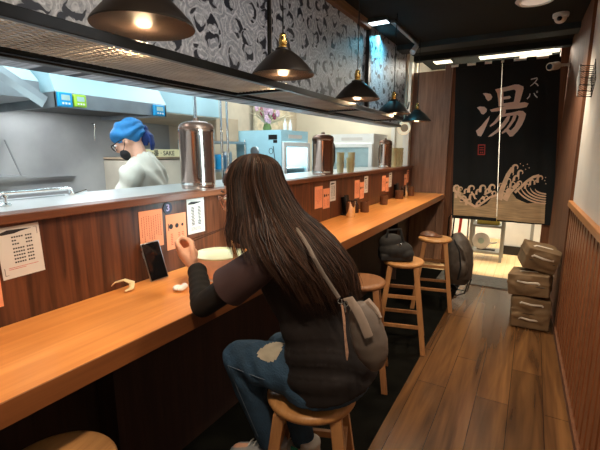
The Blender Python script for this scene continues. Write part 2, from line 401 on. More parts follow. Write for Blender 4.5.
M['petal'] = mat('pink_petal', (.74, .50, .62), .6, var=.3, vscale=30)
M['petal_dark'] = mat('magenta_petal', (.38, .03, .12), .6)
M['branch'] = mat('dry_branch', (.55, .47, .32), .8, var=.2)
M['darkwoodcup'] = mat('dark_wood_cup', (.13, .055, .028), .4, var=.3, vscale=20)
M['chopstick'] = mat('chopstick_wood', (.10, .05, .03), .4)
M['soy'] = mat('dark_glass', (.035, .015, .010), .1, var=.2)
M['bluewindow'] = mat('sky_pane', (.6, .8, .9), .3, emit=(.60, .85, 1.0), es=.75)
M['card'] = mat('cardboard', (.50, .38, .26), .85, var=.08)

# ================================================================== STRUCTURE
X_PANEL = -1.42
CEIL = 2.70
struct(MB().box(-.60, .5, -1.2, 5.18, -.05, 0).build('floor', M['floor'], smooth=False))
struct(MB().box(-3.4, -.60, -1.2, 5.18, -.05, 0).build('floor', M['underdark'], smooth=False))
struct(MB().box(-3.4, 1.5, 5.18, 8.2, -.05, 0.0).build('floor', M['pale_floor'], smooth=False))
struct(MB().box(-3.4, 1.5, -1.2, 8.2, CEIL + .2, CEIL + .26).build('ceiling', M['dark'], smooth=False))
# dropped ceiling: corridor
struct(MB().box(-1.42, .45, -1.2, 4.58, CEIL - .06, CEIL - .02).build('ceiling', M['dark'], smooth=False))
struct(MB().box(-3.4, -1.57, -1.2, 5.75, CEIL, CEIL + .04).build('ceiling', M['wallwhite'], smooth=False))
b = MB().box(-1.42, .40, 4.58, 4.80, 2.585, CEIL + .1)
struct(b.build('trim_1', M['beam'], smooth=False, bevel=.006))
struct(MB().box(-1.42, .40, 4.80, 5.30, 2.66, 2.70).build('trim_2', M['dark'], smooth=False))
struct(MB().box(-1.42, .40, 5.30, 5.42, 2.60, CEIL + .1).build('trim_3', M['dark'], smooth=False, bevel=.006))
# right wall, slightly out of square with the counter
def RW(Y): return .372 - .0255 * Y
def rwall(name, y0, y1, z0, z1, off0, off1, m, **k):
    a0, a1 = RW(y0), RW(y1)
    mb = MB().hexa([(a0 - off0, y0, z0), (a0 + off1, y0, z0), (a1 + off1, y1, z0), (a1 - off0, y1, z0)],
                   [(a0 - off0, y0, z1), (a0 + off1, y0, z1), (a1 + off1, y1, z1), (a1 - off0, y1, z1)])
    return struct(mb.build(name, m, smooth=False, **k))
rwall('wall_right', -1.2, 3.80, 1.05, CEIL + .2, -.022, .15, M['plaster'])
rwall('wall_right', 3.80, 5.62, 0, CEIL + .2, 0, .15, M['jamb'])
rwall('wall_right', -1.2, 3.80, 0, 1.07, -.02, .15, M['gap'])
rwall('trim_4', -1.2, 3.80, 1.07, 1.115, .012, .02, M['cap'], bevel=.004)
# vertical slats of the wainscot, one mesh
sl = MB(); y = .9
while y < 3.80:
    x = RW(y); sl.box(x + .008, x + .022, y, y + .085, .05, 1.07); y += .112
struct(sl.build('trim_5', M['slat'], smooth=False))
rwall('baseboard_right', -1.2, 5.6, 0, .05, .006, .02, M['jamb'], bevel=.002)
# near wall behind the camera, kitchen back and end walls
struct(MB().box(-3.4, .55, -1.25, -1.2, 0, CEIL + .2).build('wall_near', M['plaster'], smooth=False))
struct(MB().box(-3.36, -3.30, -1.2, 3.0, 0, CEIL + .1).build('wall_left', M['steelwall'], smooth=False))
struct(MB().box(-3.36, -3.30, 3.0, 5.75, 0, CEIL + .1).build('wall_left', M['beige'], smooth=False))
struct(MB().box(-3.36, -1.45, 5.60, 5.66, 0, CEIL + .1).build('wall_far', M['cream'], smooth=False))
# ledge wall below the pass, header wall above it
struct(MB().box(-1.50, X_PANEL - .003, -1.2, 5.50, .0, .90).build('wall_counter', M['gap'], smooth=False))  # darker wood here puts the shade under the counter into the colour
struct(MB().box(-1.50, X_PANEL, -1.2, 5.50, .90, 1.275).build('wall_counter', M['panel'], smooth=False))
struct(MB().box(-1.62, X_PANEL, -1.2, 5.02, 1.79, CEIL + .1).build('wall_header', M['paper_wall'], smooth=False))
struct(MB().box(-1.445, -1.405, -1.2, 5.02, 1.778, 1.806).build('trim_6', M['darkpaint'], smooth=False, bevel=.003))
struct(MB().box(X_PANEL - .002, -1.375, -1.2, 3.66, 2.575, 2.66).build('trim_7', M['brownbeam'], smooth=False, bevel=.004))
struct(MB().box(X_PANEL - .002, -1.405, 2.075, 2.095, 1.80, 2.58).build('trim_8', M['darkpaint'], smooth=False))
struct(MB().box(X_PANEL - .002, -1.41, 2.100, 2.108, 1.80, 2.58).build('trim_9', M['grille'], smooth=False))
struct(MB().box(X_PANEL - .002, -1.385, 3.655, 3.695, 1.80, 2.64).build('trim_10', M['darkpaint'], smooth=False))
struct(MB().box(X_PANEL - .002, -1.395, 4.99, 5.03, 1.80, 2.62).build('trim_11', M['cream'], smooth=False))
# post at the end of the pass
struct(MB().box(-1.54, -1.46, 5.40, 5.50, 1.30, 2.62).build('trim_12', M['wallwhite'], smooth=False, bevel=.004))
# timber partition at the end of the counter
struct(MB().box(-1.56, -1.00, 5.50, 5.56, 0, 2.50).build('wall_partition', M['partition'], smooth=False))
struct(MB().box(-1.06, -.975, 5.46, 5.58, 0, 2.55).build('door_frame', M['partition'], smooth=False, bevel=.004))
struct(MB().box(-.975, -.875, 5.50, 5.62, 0, 2.56).build('door_frame', M['jamb'], smooth=False, bevel=.004))
struct(MB().box(.150, RW(5.6) + .02, 5.49, 5.62, 0, 2.70).build('door_frame', M['jamb'], smooth=False, bevel=.004))
# entrance lobby beyond the curtain
struct(MB().box(-1.7, 1.2, 7.6, 7.66, 0, 2.9).build('wall_entrance', M['wallwhite'], smooth=False))
struct(MB().box(-.30, .08, 6.50, 6.56, 0, 2.9).build('wall_entrance', M['wallwhite'], smooth=False))
struct(MB().box(-.31, .08, 6.47, 6.50, 0, .13).build('baseboard_entrance', M['darkpaint'], smooth=False))
struct(MB().box(-1.75, -1.7, 5.56, 7.66, 0, 2.9).build('wall_entrance', M['wallwhite'], smooth=False))
struct(MB().box(.9, .95, 5.62, 7.66, 0, 2.9).build('wall_entrance', M['wallwhite'], smooth=False))
struct(MB().box(.05, .09, 6.42, 6.58, 0, 2.4).build('door_frame', M['rackgrey'], smooth=False))
wf = MB().box(.12, .80, 7.56, 7.60, .35, 2.1); wo = struct(wf.build('window_1', M['rackgrey'], smooth=False))
p = MB().box(.16, .76, 7.545, 7.56, .39, 2.06).build('pane', M['bluewindow'], wo, smooth=False)
# glowing panels stand in for the lobby's lit ceiling over the curtain rail
for (x0, x1) in ((-.80, .16), (-1.42, -1.18)):
    r = empty('ceiling_light', (0, 0, 0), 'wide cream glowing panel for the lit lobby ceiling above the curtain' if x0 > -1 else 'small cream glowing panel for the lit lobby ceiling above the timber partition', 'ceiling light')
    MB().box(x0 - .01, x1 + .01, 5.66, 6.6, 2.80, 2.90).build('frame', M['beam'], r, smooth=False)
    MB().box(x0, x1, 5.67, 6.59, 2.792, 2.80).build('diffuser', M['ceilingglow'], r, smooth=False)

# ================================================================== COUNTER
r = empty('counter', (-1.197, 2.5, 0), 'long orange-brown wooden eating counter running along the wall', 'counter')
MB().box(-.22, .222, -3.5, 2.995, .925, .95).build('countertop', M['counter'], r, smooth=False, bevel=.003)
MB().box(.202, .224, -3.5, 2.995, .888, .9495).build('front_edge', M['edge'], r, smooth=False, bevel=.002)
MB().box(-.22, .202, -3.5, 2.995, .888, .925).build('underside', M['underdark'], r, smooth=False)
for yy in (-1.66, 0.2, 2.0):
    MB().box(-.215, -.10, yy, yy + .03, 0, .888).build('support_panel', M['gap'], r, smooth=False, bevel=.002)
# ledge of the pass: brown lip and steel top
r = empty('pass_ledge', (-1.45, 2, 1.275), 'dark brown wooden lip along the open kitchen pass above the counter', 'ledge')
MB().box(-.03, .052, -3.15, 3.46, .001, .031).build('lip', M['lip'], r, smooth=False, bevel=.003)
MB().box(-.46, -.03, -3.15, 2.85, .002, .026).build('steel_top', M['worktop'], r, smooth=False, bevel=.002)

# ================================================================== HANGING WIRE SHELF
r = empty('wire_shelf', (0, 0, 1.785), 'long dark metal grille shelf fixed above the kitchen pass', 'shelf')
def sx(Y): return -1.0 - .030 * Y   # front edge
fr = MB()
Y0, Y1 = -.6, 3.86
fr.hexa([(sx(Y0) - .022, Y0, 0), (sx(Y0), Y0, 0), (sx(Y1), Y1, 0), (sx(Y1) - .022, Y1, 0)], [(sx(Y0) - .022, Y0, .03), (sx(Y0), Y0, .03), (sx(Y1), Y1, .03), (sx(Y1) - .022, Y1, .03)])
fr.box(-1.405, -1.383, Y0, Y1, 0, .03)
for yy in (-.58, .1, 1.72, 2.05 + .75, Y1 - .02): fr.box(-1.385, sx(yy) - .02, yy, yy + .022, .002, .028)
fr.build('frame', M['blackmetal'], r, smooth=False, bevel=.002)
gr = MB(); yy = Y0 + .02
while yy < Y1 - .02:
    gr.box(-1.385, sx(yy) - .015, yy, yy + .007, .016, .022); yy += .026
for k in range(13):
    t = (k + 1) / 14; a = -1.385 + t * (sx(Y0) + 1.36); c = -1.385 + t * (sx(Y1) + 1.36)
    gr.hexa([(a, Y0, .012), (a + .006, Y0, .012), (c + .006, Y1, .012), (c, Y1, .012)], [(a, Y0, .016), (a + .006, Y0, .016), (c + .006, Y1, .016), (c, Y1, .016)])
gr.build('grille', M['grille'], r, smooth=False)
# ================================================================== PENDANT LAMPS
def pendant():
    r = empty('pendant_lamp', (0, 0, 0), '', 'lamp', 'pendant lamps over the counter')
    out = [(.150, 0), (.151, .004), (.147, .012), (.118, .045), (.086, .078), (.055, .102), (.040, .112), (.038, .122), (.02, .126), (.0, .126)]
    inn = [(.0, .118), (.033, .110), (.050, .098), (.082, .072), (.113, .041), (.143, .008), (.150, 0)]
    o = MB().lathe(out, n=40); o.build('lamp_shade', M['shade_out'], r)
    q = MB().lathe(inn, n=40).build('shade_lining', M['shade_in'], r)
    so = MB().lathe([(.0, .124), (.020, .124), (.022, .132), (.016, .136), (.020, .142), (.021, .165), (.017, .172), (.018, .182), (.010, .192), (.0, .194)], n=20)
    so.build('brass_socket', M['brass'], r)
    MB().tube([(0, 0, .19), (0, 0, .84)], .0035, 8).build('cord', M['blackmetal'], r)
    MB().ell((0, 0, .036), (.026, .026, .034)).build('bulb', M['bulb'], r)
    return r
PL = [(-1.055, .885, 20, 1.865), (-1.09, 1.725, 20, 1.86), (-1.07, 2.62, 20, 1.84), (-1.11, 3.56, 19, 1.818), (-1.13, 4.45, 15, 1.81)]
pp = pendant()
labs = ['black cone pendant lamp with brown lining, largest and cut by the top of the photo',
        'black cone pendant lamp hanging right above the seated woman, brass socket showing',
        'black cone pendant lamp third along the counter, before the cyan-lit wallpaper',
        'black cone pendant lamp fourth along the counter, above the far end of the wire shelf',
        'black cone pendant lamp farthest from the viewer, before the timber partition']
for i, (x, y, pw, lz) in enumerate(PL):
    o = pp if i == 0 else copy_tree(pp)
    o.location = (x, y, lz); o['label'] = labs[i]
    light('SPOT', 'pendant_bulb_light', (x, y, lz - .002), pw * 1.5, WARM, .03, aim=(x, y, 0), spot=2.30, blend=.75)
    light('POINT', 'pendant_bulb_glow', (x, y, lz + .0), pw * .10, WARM, .03)

# ================================================================== PAPERS ON THE COUNTER WALL
XP = X_PANEL + .001
def paper(name, label, y0, y1, z0, z1, kind, col, group, tilt=0):
    r = empty(name, (XP, (y0 + y1) / 2, (z0 + z1) / 2), label, 'menu' if kind != 'plain' else 'notice', group)
    r.rotation_euler.x = tilt
    w, h = (y1 - y0), (z1 - z0)
    mb = MB().box(0, .0012, -w / 2, w / 2, -h / 2, h / 2)
    F = lambda a, b, d: Vector((.0012 + d, a, b))
    def bar(a0, a1, b0, b1, m=1): mb.box(.0012, .0016, a0, a1, b0, b1, m)
    rnd = random.Random(hash(label) % 1000 if False else len(label) * 7 + int(y0 * 100))
    if kind == 'menu':
        # title brush blot, thin corner frame, price lines
        mb.prism([(-.42 * w, h * .40), (-.25 * w, h * .44), (.02 * w, h * .43), (.32 * w, h * .415), (.03 * w, h * .385), (-.1 * w, h * .36), (-.38 * w, h * .355), (-.45 * w, h * .37)], F, .0004, 1)
        bar(.36 * w, .44 * w, h * .425, h * .432); bar(.43 * w, .44 * w, h * .28, h * .43)
        bar(-.44 * w, -.36 * w, -h * .432, -h * .425); bar(-.44 * w, -.43 * w, -h * .43, -h * .28)
        z = h * .29
        for k in range(8):
            if k == 3: z -= h * .02
            for (a0, a1) in ((-.18 * w, (.04 + .05 * rnd.random()) * w * (-1 if k in (1, 2) else 1)), (.14 * w, .30 * w)):
                a = a0
                while a < a1:
                    bar(a, a + w * .040, z - h * .015, z + h * .014); a += w * .056
            z -= h * .068
        z -= h * .02
        for k in range(2): bar(-.34 * w, .36 * w - .3 * w * k, z - h * .008, z, 2); z -= h * .03
    elif kind == 'strip':
        mb.prism([(-.42 * w, h * .38), (-.25 * w, h * .42), (.28 * w, h * .40), (.34 * w, h * .38), (-.1 * w, h * .34), (-.42 * w, h * .345)], F, .0004, 1)
        for cx in (-.18, .2):
            z = h * .27
            while z > -h * .25:
                q = w * (.06 + .05 * rnd.random()); bar(cx * w - q, cx * w + q, z - h * .022, z); z -= h * .042
        for k in range(3): bar(-.3 * w, .3 * w, -h * (.33 + .035 * k), -h * (.322 + .035 * k))
    elif kind == 'plain':
        for c in range(9):
            a = (-.4 + .1 * c) * w; z = h * (.38 - .06 * rnd.random())
            while z > -h * (.1 + .32 * rnd.random()):
                bar(a - .014 * w, a + .014 * w, z - h * .028, z, 2); z -= h * .045
    elif kind == 'icons':
        for c, q in ((-.27, .10), (.02, .09), (.30, .06)):
            mb.add([F(c * w + q * w * math.cos(t * PI / 8), h * .16 + q * w * math.sin(t * PI / 8), .0004) for t in range(16)], [tuple(range(16))], 1)
        bar(-.40 * w, -.37 * w, h * .05, h * .25)
        for c in (-.25, .12, .3):
            z = -h * .05
            for k in range(7): bar(c * w - .05 * w, c * w + .05 * w, z - h * .02, z, 2); z -= h * .05
    mb.build('sheet', [col, M['ink'] if kind != 'plain' else M['rust'], M['redink'] if kind in ('menu',) else M['rust']], r, smooth=False)
    return r
W_, O_ = M['paper_white'], M['paper_orange']
paper('menu_sheet', 'large white price menu with a black title blot at the left edge of the photo', .578, .705, 1.098, 1.265, 'menu', W_, None, .03)
paper('notice_sheet', 'narrow orange notice cut off by the left edge of the photo', .44, .572, 1.015, 1.17, 'plain', O_, None)
paper('notice_sheet', 'orange text notice behind the phone, left of the round badge', 1.098, 1.222, 1.082, 1.248, 'plain', O_, None)
paper('notice_sheet', 'orange notice with three dark round icons just under the round badge', 1.240, 1.362, 1.050, 1.214, 'icons', O_, None)
paper('menu_sheet', 'narrow white menu between the orange icon notice and the woman', 1.372, 1.488, 1.100, 1.272, 'strip', W_, None)
for i, (base, who) in enumerate(((2.68, 'first'), (3.47, 'second'), (4.25, 'third'), (5.0, 'last'))):
    s = 1.0 if i == 0 else .92
    wh = ['beside the woman\'s hair', 'in the second set, above the tall caddy', 'in the third set, between wooden cup and black holder', 'in the farthest set, by the end of the counter'][i]
    if i < 3: paper('notice_sheet', 'plain orange notice ' + wh, base, base + .13 * s, 1.062, 1.232, 'plain', O_, None)
    paper('notice_sheet', 'orange icon notice ' + wh, base + .14 * s, base + .26 * s, 1.045, 1.205, 'icons', O_, None)
    paper('menu_sheet', 'narrow white menu ' + wh, base + .265 * s, base + .375 * s, 1.092, 1.255, 'strip', W_ if i < 3 else O_, None)
    if i:
        pass
# round number badges
r = empty('number_badge', (XP, 1.255, 1.246), 'round navy seat badge with the number 3 above the orange icon notice', 'badge')
mb = MB().lathe([(.0, 0), (.026, 0), (.026, .003), (.0, .003)], n=24, rot=Matrix.Rotation(PI / 2, 3, 'Y'))
text_geo(mb, '3', .044, lambda a, b, d: Vector((.003 + d, a, b)), 1, .0006, .001)
mb.build('disc', [M['badge'], M['lilac']], r, smooth=False)

# ================================================================== STOOLS
def stool(leg_m, seat_m, H=.68, label='', rz=0, R=.155):
    r = empty('stool', (0, 0, 0), label, 'stool', 'round wooden counter stools')
    prof = [(0, H - .036), (R - .018, H - .036), (R - .006, H - .030), (R, H - .020), (R, H - .012), (R - .006, H - .003), (R - .016, H), (R * .6, H - .003), (0, H - .006)]
    MB().lathe(prof, n=44).build('seat', seat_m, r)
    lt = R * .60; lb = R * 1.12; hw = .019
    def lp(sx_, sy_, z): t = 1 - z / (H - .03); q = lt + (lb - lt) * t; return (sx_ * q, sy_ * q, z)
    for sx_, sy_ in ((1, 1), (-1, 1), (-1, -1), (1, -1)):
        bx, by, _ = lp(sx_, sy_, 0); tx, ty, tz = lp(sx_, sy_, H - .032)
        MB().hexa([(bx - hw, by - hw, 0), (bx + hw, by - hw, 0), (bx + hw, by + hw, 0), (bx - hw, by + hw, 0)],
                  [(tx - hw, ty - hw, tz), (tx + hw, ty - hw, tz), (tx + hw, ty + hw, tz), (tx - hw, ty + hw, tz)]).build('leg', leg_m, r, smooth=False, bevel=.003)
    for z, (a, b) in ((.20, ((1, 1), (-1, 1))), (.20, ((1, -1), (-1, -1))), (.27, ((1, 1), (1, -1))), (.27, ((-1, 1), (-1, -1))),
                      (.42, ((1, 1), (-1, 1))), (.42, ((1, -1), (-1, -1))), (.47, ((1, 1), (1, -1))), (.47, ((-1, 1), (-1, -1)))):
        p, q = Vector(lp(*a, z)), Vector(lp(*b, z)); d = (q - p).normalized()
        side = Vector((-d.y, d.x, 0)); p = p + d * .019; q = q - d * .019
        hh = Vector((0, 0, .013)); ss = side * .009
        MB().hexa([p - ss - hh, p + ss - hh, q + ss - hh, q - ss - hh], [p - ss + hh, p + ss + hh, q + ss + hh, q - ss + hh]).build('rung', leg_m, r, smooth=False, bevel=.002)
    return r
st = stool(M['stoolleg'], M['stool'])
st.location = (-.60, 1.12, 0); st.rotation_euler.z = .35
st['label'] = 'round pale wooden stool the woman sits on'
for (x, y, rz, lab) in ((-1.02, .47, .2, 'round wooden stool pushed under the counter, only its seat in the lower left corner'),
                        (-.80, 2.98, .25, 'wooden stool with a black handbag lying on its seat'),
                        (-.76, 3.93, .2, 'farthest wooden stool, beside the grey trolley bag')):
    c = copy_tree(st); c.location = (x, y, 0); c.rotation_euler.z = rz; c['label'] = lab
sd = stool(M['stoolleg_dark'], M['stool_dark'])
sd.location = (-.90, 2.36, 0); sd.rotation_euler.z = .3; sd['label'] = 'brown wooden stool just behind the woman\'s shoulder bag'

# ================================================================== WOMAN
W = empty('person', (-.60, 1.12, 0), 'long-haired person in dark tee and jeans eating noodles on a stool', 'person')
O = Vector((-.60, 1.12, 0))
def L(*p): return Vector(p) - O
Hc = L(-.835, 1.10, 1.372)
tiltH = Matrix.Rotation(math.radians(-22), 3, 'Y')   # face (-x) pitched down
def hp(a, b, c): return Hc + tiltH @ Vector((-a, b, c))   # a forward, b left(-y)/right, c up
if True:
    tiltH = Matrix.Rotation(math.radians(-22), 3, 'Y')
    YAWH = Matrix.Rotation(math.radians(16), 3, 'Z')
    # check direction: forward vector must drop
    if (tiltH @ Vector((-1, 0, 0))).z > 0: tiltH = Matrix.Rotation(math.radians(22), 3, 'Y')
tiltH = YAWH @ tiltH
def capsule(mb, pts, rr, n=14, up=None):
    mb.tube(pts, rr, n, up=up)
    for p, r_ in ((pts[0], rr[0]), (pts[-1], rr[-1])):
        q = r_ if not isinstance(r_, (tuple, list)) else min(r_)
        mb.ell(p, (q, q, q), 12, 8)
bd = MB()
# head: cranium, face, jaw, nose, ear, neck
bd.ell(Hc + tiltH @ Vector((.012, 0, .025)), (.092, .074, .088), 20, 14, rot=tiltH)
bd.ell(hp(.030, 0, -.035), (.062, .058, .082), 18, 12, rot=tiltH)
bd.ell(hp(.060, 0, -.095), (.030, .032, .026), 12, 8, rot=tiltH)
bd.tube([hp(.088, 0, .012), hp(.102, 0, -.018), hp(.109, 0, -.032), hp(.094, 0, -.042)], [.008, .011, .013, .010], 10)
bd.tube([hp(.084, -.018, -.066), hp(.094, 0, -.064), hp(.084, .018, -.066)], .007, 8)
for s_ in (-1, 1):
    bd.ell(hp(-.012, s_ * .073, -.02), (.016, .007, .028), 10, 8, rot=tiltH)
neck = L(-.715, 1.105, 1.225)
capsule(bd, [Hc + tiltH @ Vector((.03, 0, -.05)), neck], [.048, .052])
# torso
sp = [L(-.545, 1.155, .785), L(-.555, 1.15, .88), L(-.60, 1.14, 1.0), L(-.655, 1.125, 1.11), L(-.70, 1.11, 1.19), neck]
rt = [(.125, .165), (.105, .140), (.105, .135), (.11, .155), (.075, .150), (.05, .055)]
bd.tube(sp, rt, 20, up=(1, 0, .3))
shl, shr = L(-.672, .962, 1.175), L(-.705, 1.265, 1.18)
elL, elR = L(-.915, .935, .992), L(-.92, 1.44, .998)
wrL, wrR = L(-1.045, 1.045, 1.072), L(-1.10, 1.455, .985)
capsule(bd, [shl, shl.lerp(elL, .5), elL], [.046, .038, .031]); capsule(bd, [shr, shr.lerp(elR, .5), elR], [.046, .038, .031])
capsule(bd, [elL, elL.lerp(wrL, .4), wrL], [.031, .033, .021]); capsule(bd, [elR, elR.lerp(wrR, .4), wrR], [.031, .033, .021])
capsule(bd, [sp[4], shl], [.06, .045]); capsule(bd, [sp[4], shr], [.06, .045])
# left hand: palm and fingers curled round the chopsticks
stick_tip = L(-.957, 1.12, 1.225); stick_grip = L(-1.135, 1.075, 1.158)
def hand(w0, fwd, palmn, grip=None, s=1):
    """w0 wrist, fwd finger direction, palmn palm normal"""
    fwd = Vector(fwd).normalized(); n = Vector(palmn); n = (n - fwd * n.dot(fwd)).normalized(); sd_ = fwd.cross(n)
    P = lambda a, b, c: w0 + (fwd * a + sd_ * b + n * c) * s
    bd.tube([P(-.01, 0, 0), P(.02, 0, 0), P(.055, 0, 0), P(.082, 0, .0)], [(.019, .025), (.021, .032), (.019, .039), (.014, .037)], 12, up=n)
    bd.ell(P(.052, -.004, .016), (.026 * s, .028 * s, .024 * s), 12, 8)
    for k, (b_, ln) in enumerate(((-.028, .85), (-.009, .97), (.010, .92), (.028, .74))):
        c1 = .034 * ln
        c1 *= .72
        pts = [P(.070, b_, 0), P(.082 + c1, b_ * 1.0, .006), P(.086 + c1, b_ * .95, .030), P(.058 + c1 * .6, b_ * .85, .043)]
        bd.tube(pts, [.0105, .0100, .0094, .0082], 9)
        for p_ in pts[1:]: bd.ell(p_, (.0096, .0096, .0096), 8, 6)
    tp = [P(.012, -.024, .006), P(.040, -.038, .022), P(.066, -.036, .036), P(.088, -.026, .040)]
    bd.tube(tp, [.013, .0115, .0095, .008], 9)
    for p_ in tp[1:]: bd.ell(p_, (.009, .009, .009), 8, 6)
hand(wrL, (-.86, -.02, .58), (.35, .65, .30), s=1.18)
hand(wrR, (-1, -.35, .02), (0, .1, -1), s=.9)
# legs
hipL, hipR = L(-.575, 1.075, .770), L(-.575, 1.235, .770)
knL, knR = L(-.828, 1.01, .792), L(-.80, 1.23, .735)
anL, anR = L(-.755, 1.095, .415), L(-.655, 1.17, .405)
for h_, k_, a_ in ((hipL, knL, anL), (hipR, knR, anR)):
    capsule(bd, [h_, h_.lerp(k_, .5), k_], [.078, .068, .052]); capsule(bd, [k_, k_.lerp(a_, .35), a_], [.052, .050, .034])
for a_, d_ in ((anL, Vector((-1, -.12, -.12))), (anR, Vector((-1, -.1, -.1)))):
    d_ = d_.normalized(); capsule(bd, [a_ + Vector((.02, 0, -.035)), a_ + d_ * .07 + Vector((0, 0, -.045)), a_ + d_ * .15 + Vector((0, 0, -.05))], [.030, .032, .024])
body = link_mesh('body', remesh(bd, .0055, 4), M['skin'], W)
# T-shirt
ts = MB()
sp2 = [L(-.538, 1.160, .738), L(-.545, 1.155, .80), L(-.560, 1.15, .90), L(-.60, 1.14, 1.0), L(-.652, 1.125, 1.11), L(-.695, 1.11, 1.19), L(-.712, 1.107, 1.222)]
rt2 = [(.152, .192), (.156, .198), (.135, .175), (.122, .158), (.124, .170), (.094, .160), (.062, .085)]
ts.tube(sp2, rt2, 26, up=(1, 0, .3))
slL = shl.lerp(elL, .60)
ts.ell(shl, (.054, .054, .054), 14, 10); ts.ell(shr, (.054, .054, .054), 14, 10)
tm_ = remesh(ts, .006, 5)
nrm = [v.normal.copy() for v in tm_.vertices]
for v, n_ in zip(tm_.vertices, nrm):
    p_ = v.co + O; a_ = math.atan2(p_.y - 1.15, p_.x + .57); z_ = p_.z
    # cloth gathers: soft creases swinging round the waist and hanging from the shoulder blade
    g1 = max(0, 1 - abs(z_ - .86) / .15); g2 = max(0, 1 - abs(z_ - 1.03) / .14)
    w1 = math.sin(78 * (z_ + .055 * math.sin(a_ * 1.3 + .6)) + 2.2 * math.sin(2.1 * a_)); w2 = math.sin(34 * (z_ * .9 + .22 * a_) + 1.5 * math.sin(3 * a_ + 9 * z_))
    w1 = 1 - 2 * abs(w1) ** .6 if w1 < 0 else w1
    v.co += n_ * (.0062 * g1 * w1 * (.45 + .55 * math.sin(a_ * 1.7 + 1) ** 2) + .0045 * g2 * w2)
tee = link_mesh('t_shirt', tm_, M['tee'], W)
# short sleeves (mauve paints lamp light into the black cotton)
for sh_, el_, in ((shl, elL), (shr, elR)):
    d = (el_ - sh_); e1 = sh_ + d * .56
    m_ = MB(); m_.tube([sh_ - d * .20, sh_ - d * .17, sh_ - d * .10, sh_, sh_ + d * .15, sh_ + d * .38, e1, e1 - d * .012], [(.008, .008), (.030, .030), (.046, .046), (.055, .056), (.060, .060), (.063, .062), (.068, .067), (.048, .048)], 22)
    q = m_.build('short_sleeve', M['mauve'], W); q['label'] = 'dark tee sleeve, lamplit mauve painted in'
# black knit long sleeves
for sh_, el_, wr_ in ((shl, elL, wrL), (shr, elR, wrR)):
    m_ = MB(); d = el_ - sh_; f_ = wr_ - el_
    pts = [sh_ + d * .3, sh_ + d * .6, sh_ + d * .85]; rr = [.044, .043, .042]
    capsule(m_, pts + [el_], rr + [.041], 16)
    k = 12
    fp = [el_ + f_ * (i / k * .93) for i in range(k + 1)]
    capsule(m_, fp, [.041 - .009 * i / k + (.0022 if i % 2 else 0) for i in range(k + 1)], 16)
    # ruched cuff
    m_.tube([el_ + f_ * .84, el_ + f_ * .90, el_ + f_ * .97], [.034, .0365, .034], 18)
    link_mesh('knit_sleeve', remesh(m_, .005, 2), M['sleeve'], W)
# jeans
jn = MB()
jn.tube([L(-.56, 1.155, .712), L(-.56, 1.155, .745), L(-.56, 1.155, .80), L(-.56, 1.15, .88)], [(.150, .188), (.156, .194), (.140, .178), (.115, .150)], 20, up=(1, 0, 0))
for h_, k_, a_ in ((hipL, knL, anL), (hipR, knR, anR)):
    capsule(jn, [h_ + Vector((.03, 0, 0)), h_.lerp(k_, .35), h_.lerp(k_, .75), k_], [.090, .083, .072, .060], 18)
    capsule(jn, [k_, k_.lerp(a_, .12), k_.lerp(a_, .35), k_.lerp(a_, .7), k_.lerp(a_, .93)], [.060, .059, .055, .048, .044], 18)
jm = remesh(jn, .006, 5)
nrm = [v.normal.copy() for v in jm.vertices]
for v, n_ in zip(jm.vertices, nrm):
    dk = min((v.co - knL).length, (v.co - knR).length); dh = min((v.co - hipL).length, (v.co - hipR).length)
    g = max(0, 1 - abs(dk - .10) / .09) + .8 * max(0, 1 - dh / .16)
    v.co += n_ * (.0035 * g * math.sin(v.co.x * 85 + v.co.z * 60 + 2 * math.sin(v.co.y * 40)))
jm.materials.clear()
jeans = link_mesh('jeans', jm, [M['denim'], M['fade']], W)
pc = L(-.700, .975, .855)
for p_ in jm.polygons:
    c = Vector(p_.center) - pc
    p_.material_index = 1 if (c.x / .038) ** 2 + (c.y / .10) ** 2 + (c.z / .030) ** 2 < 1 + .2 * math.sin(70 * c.x + 40 * c.z) else 0
# seams of the jeans: thin stitched lines on thigh and shin
sm_ = MB()
sm_.tube([hipL + Vector((-.03, -.084, -.005)), hipL.lerp(knL, .5) + Vector((0, -.081, -.006)), knL + Vector((.0, -.062, 0)), knL.lerp(anL, .3) + Vector((0.0, -.058, 0)), knL.lerp(anL, .8) + Vector((0, -.048, 0))], .0011, 5)
sm_.build('seam', mat('stitching', (.12, .16, .22), .8), W)
# shoes
def shoe(a_, d_, colr, lab):
    d_ = Vector(d_).normalized(); up = Vector((0, 0, 1)); dn = Vector((0, 0, -1))
    A = lambda f_, z_: a_ + d_ * f_ + up * z_
    u = MB(); u.tube([A(-.055, -.035), A(-.02, -.030), A(.04, -.040), (A(.10, -.052)), A(.155, -.058), A(.18, -.062)], [(.035, .030), (.044, .037), (.040, .040), (.030, .043), (.024, .040), (.010, .022)], 16, up=up)
    u.tube([A(-.02, -.01), A(-.02, .028)], [.040, .043], 16)
    o_ = link_mesh('shoe', remesh(u, .005, 3), colr, W)
    if lab: o_['label'] = lab
    s_ = MB(); s_.tube([A(-.062, -.070), A(-.02, -.072), A(.05, -.078), A(.11, -.084), A(.16, -.084), A(.186, -.080)], [(.010, .026), (.011, .036), (.011, .037), (.011, .043), (.010, .040), (.008, .018)], 14, up=up)
    s_.build('sole', M['white'], o_)
    l_ = MB()
    for k in range(4):
        f_ = .025 + .022 * k; c = A(f_, .002 - .13 * (f_ - .02)); sd_ = d_.cross(up)
        l_.tube([c - sd_ * .02, c + up * .004, c + sd_ * .02], .0028, 6)
    l_.build('laces', M['white'], o_)
shoe(anL, (-1, -.12, -.1), M['shoe_grey'], 'grey canvas shoe')
shoe(anR, (-1, -.1, -.08), M['shoe_white'], 'white canvas shoe')
MB().obox(anR + Vector((-.02, -.043, .0)), (.03, .004, .018)).build('shoe_tab', M['green'], W)
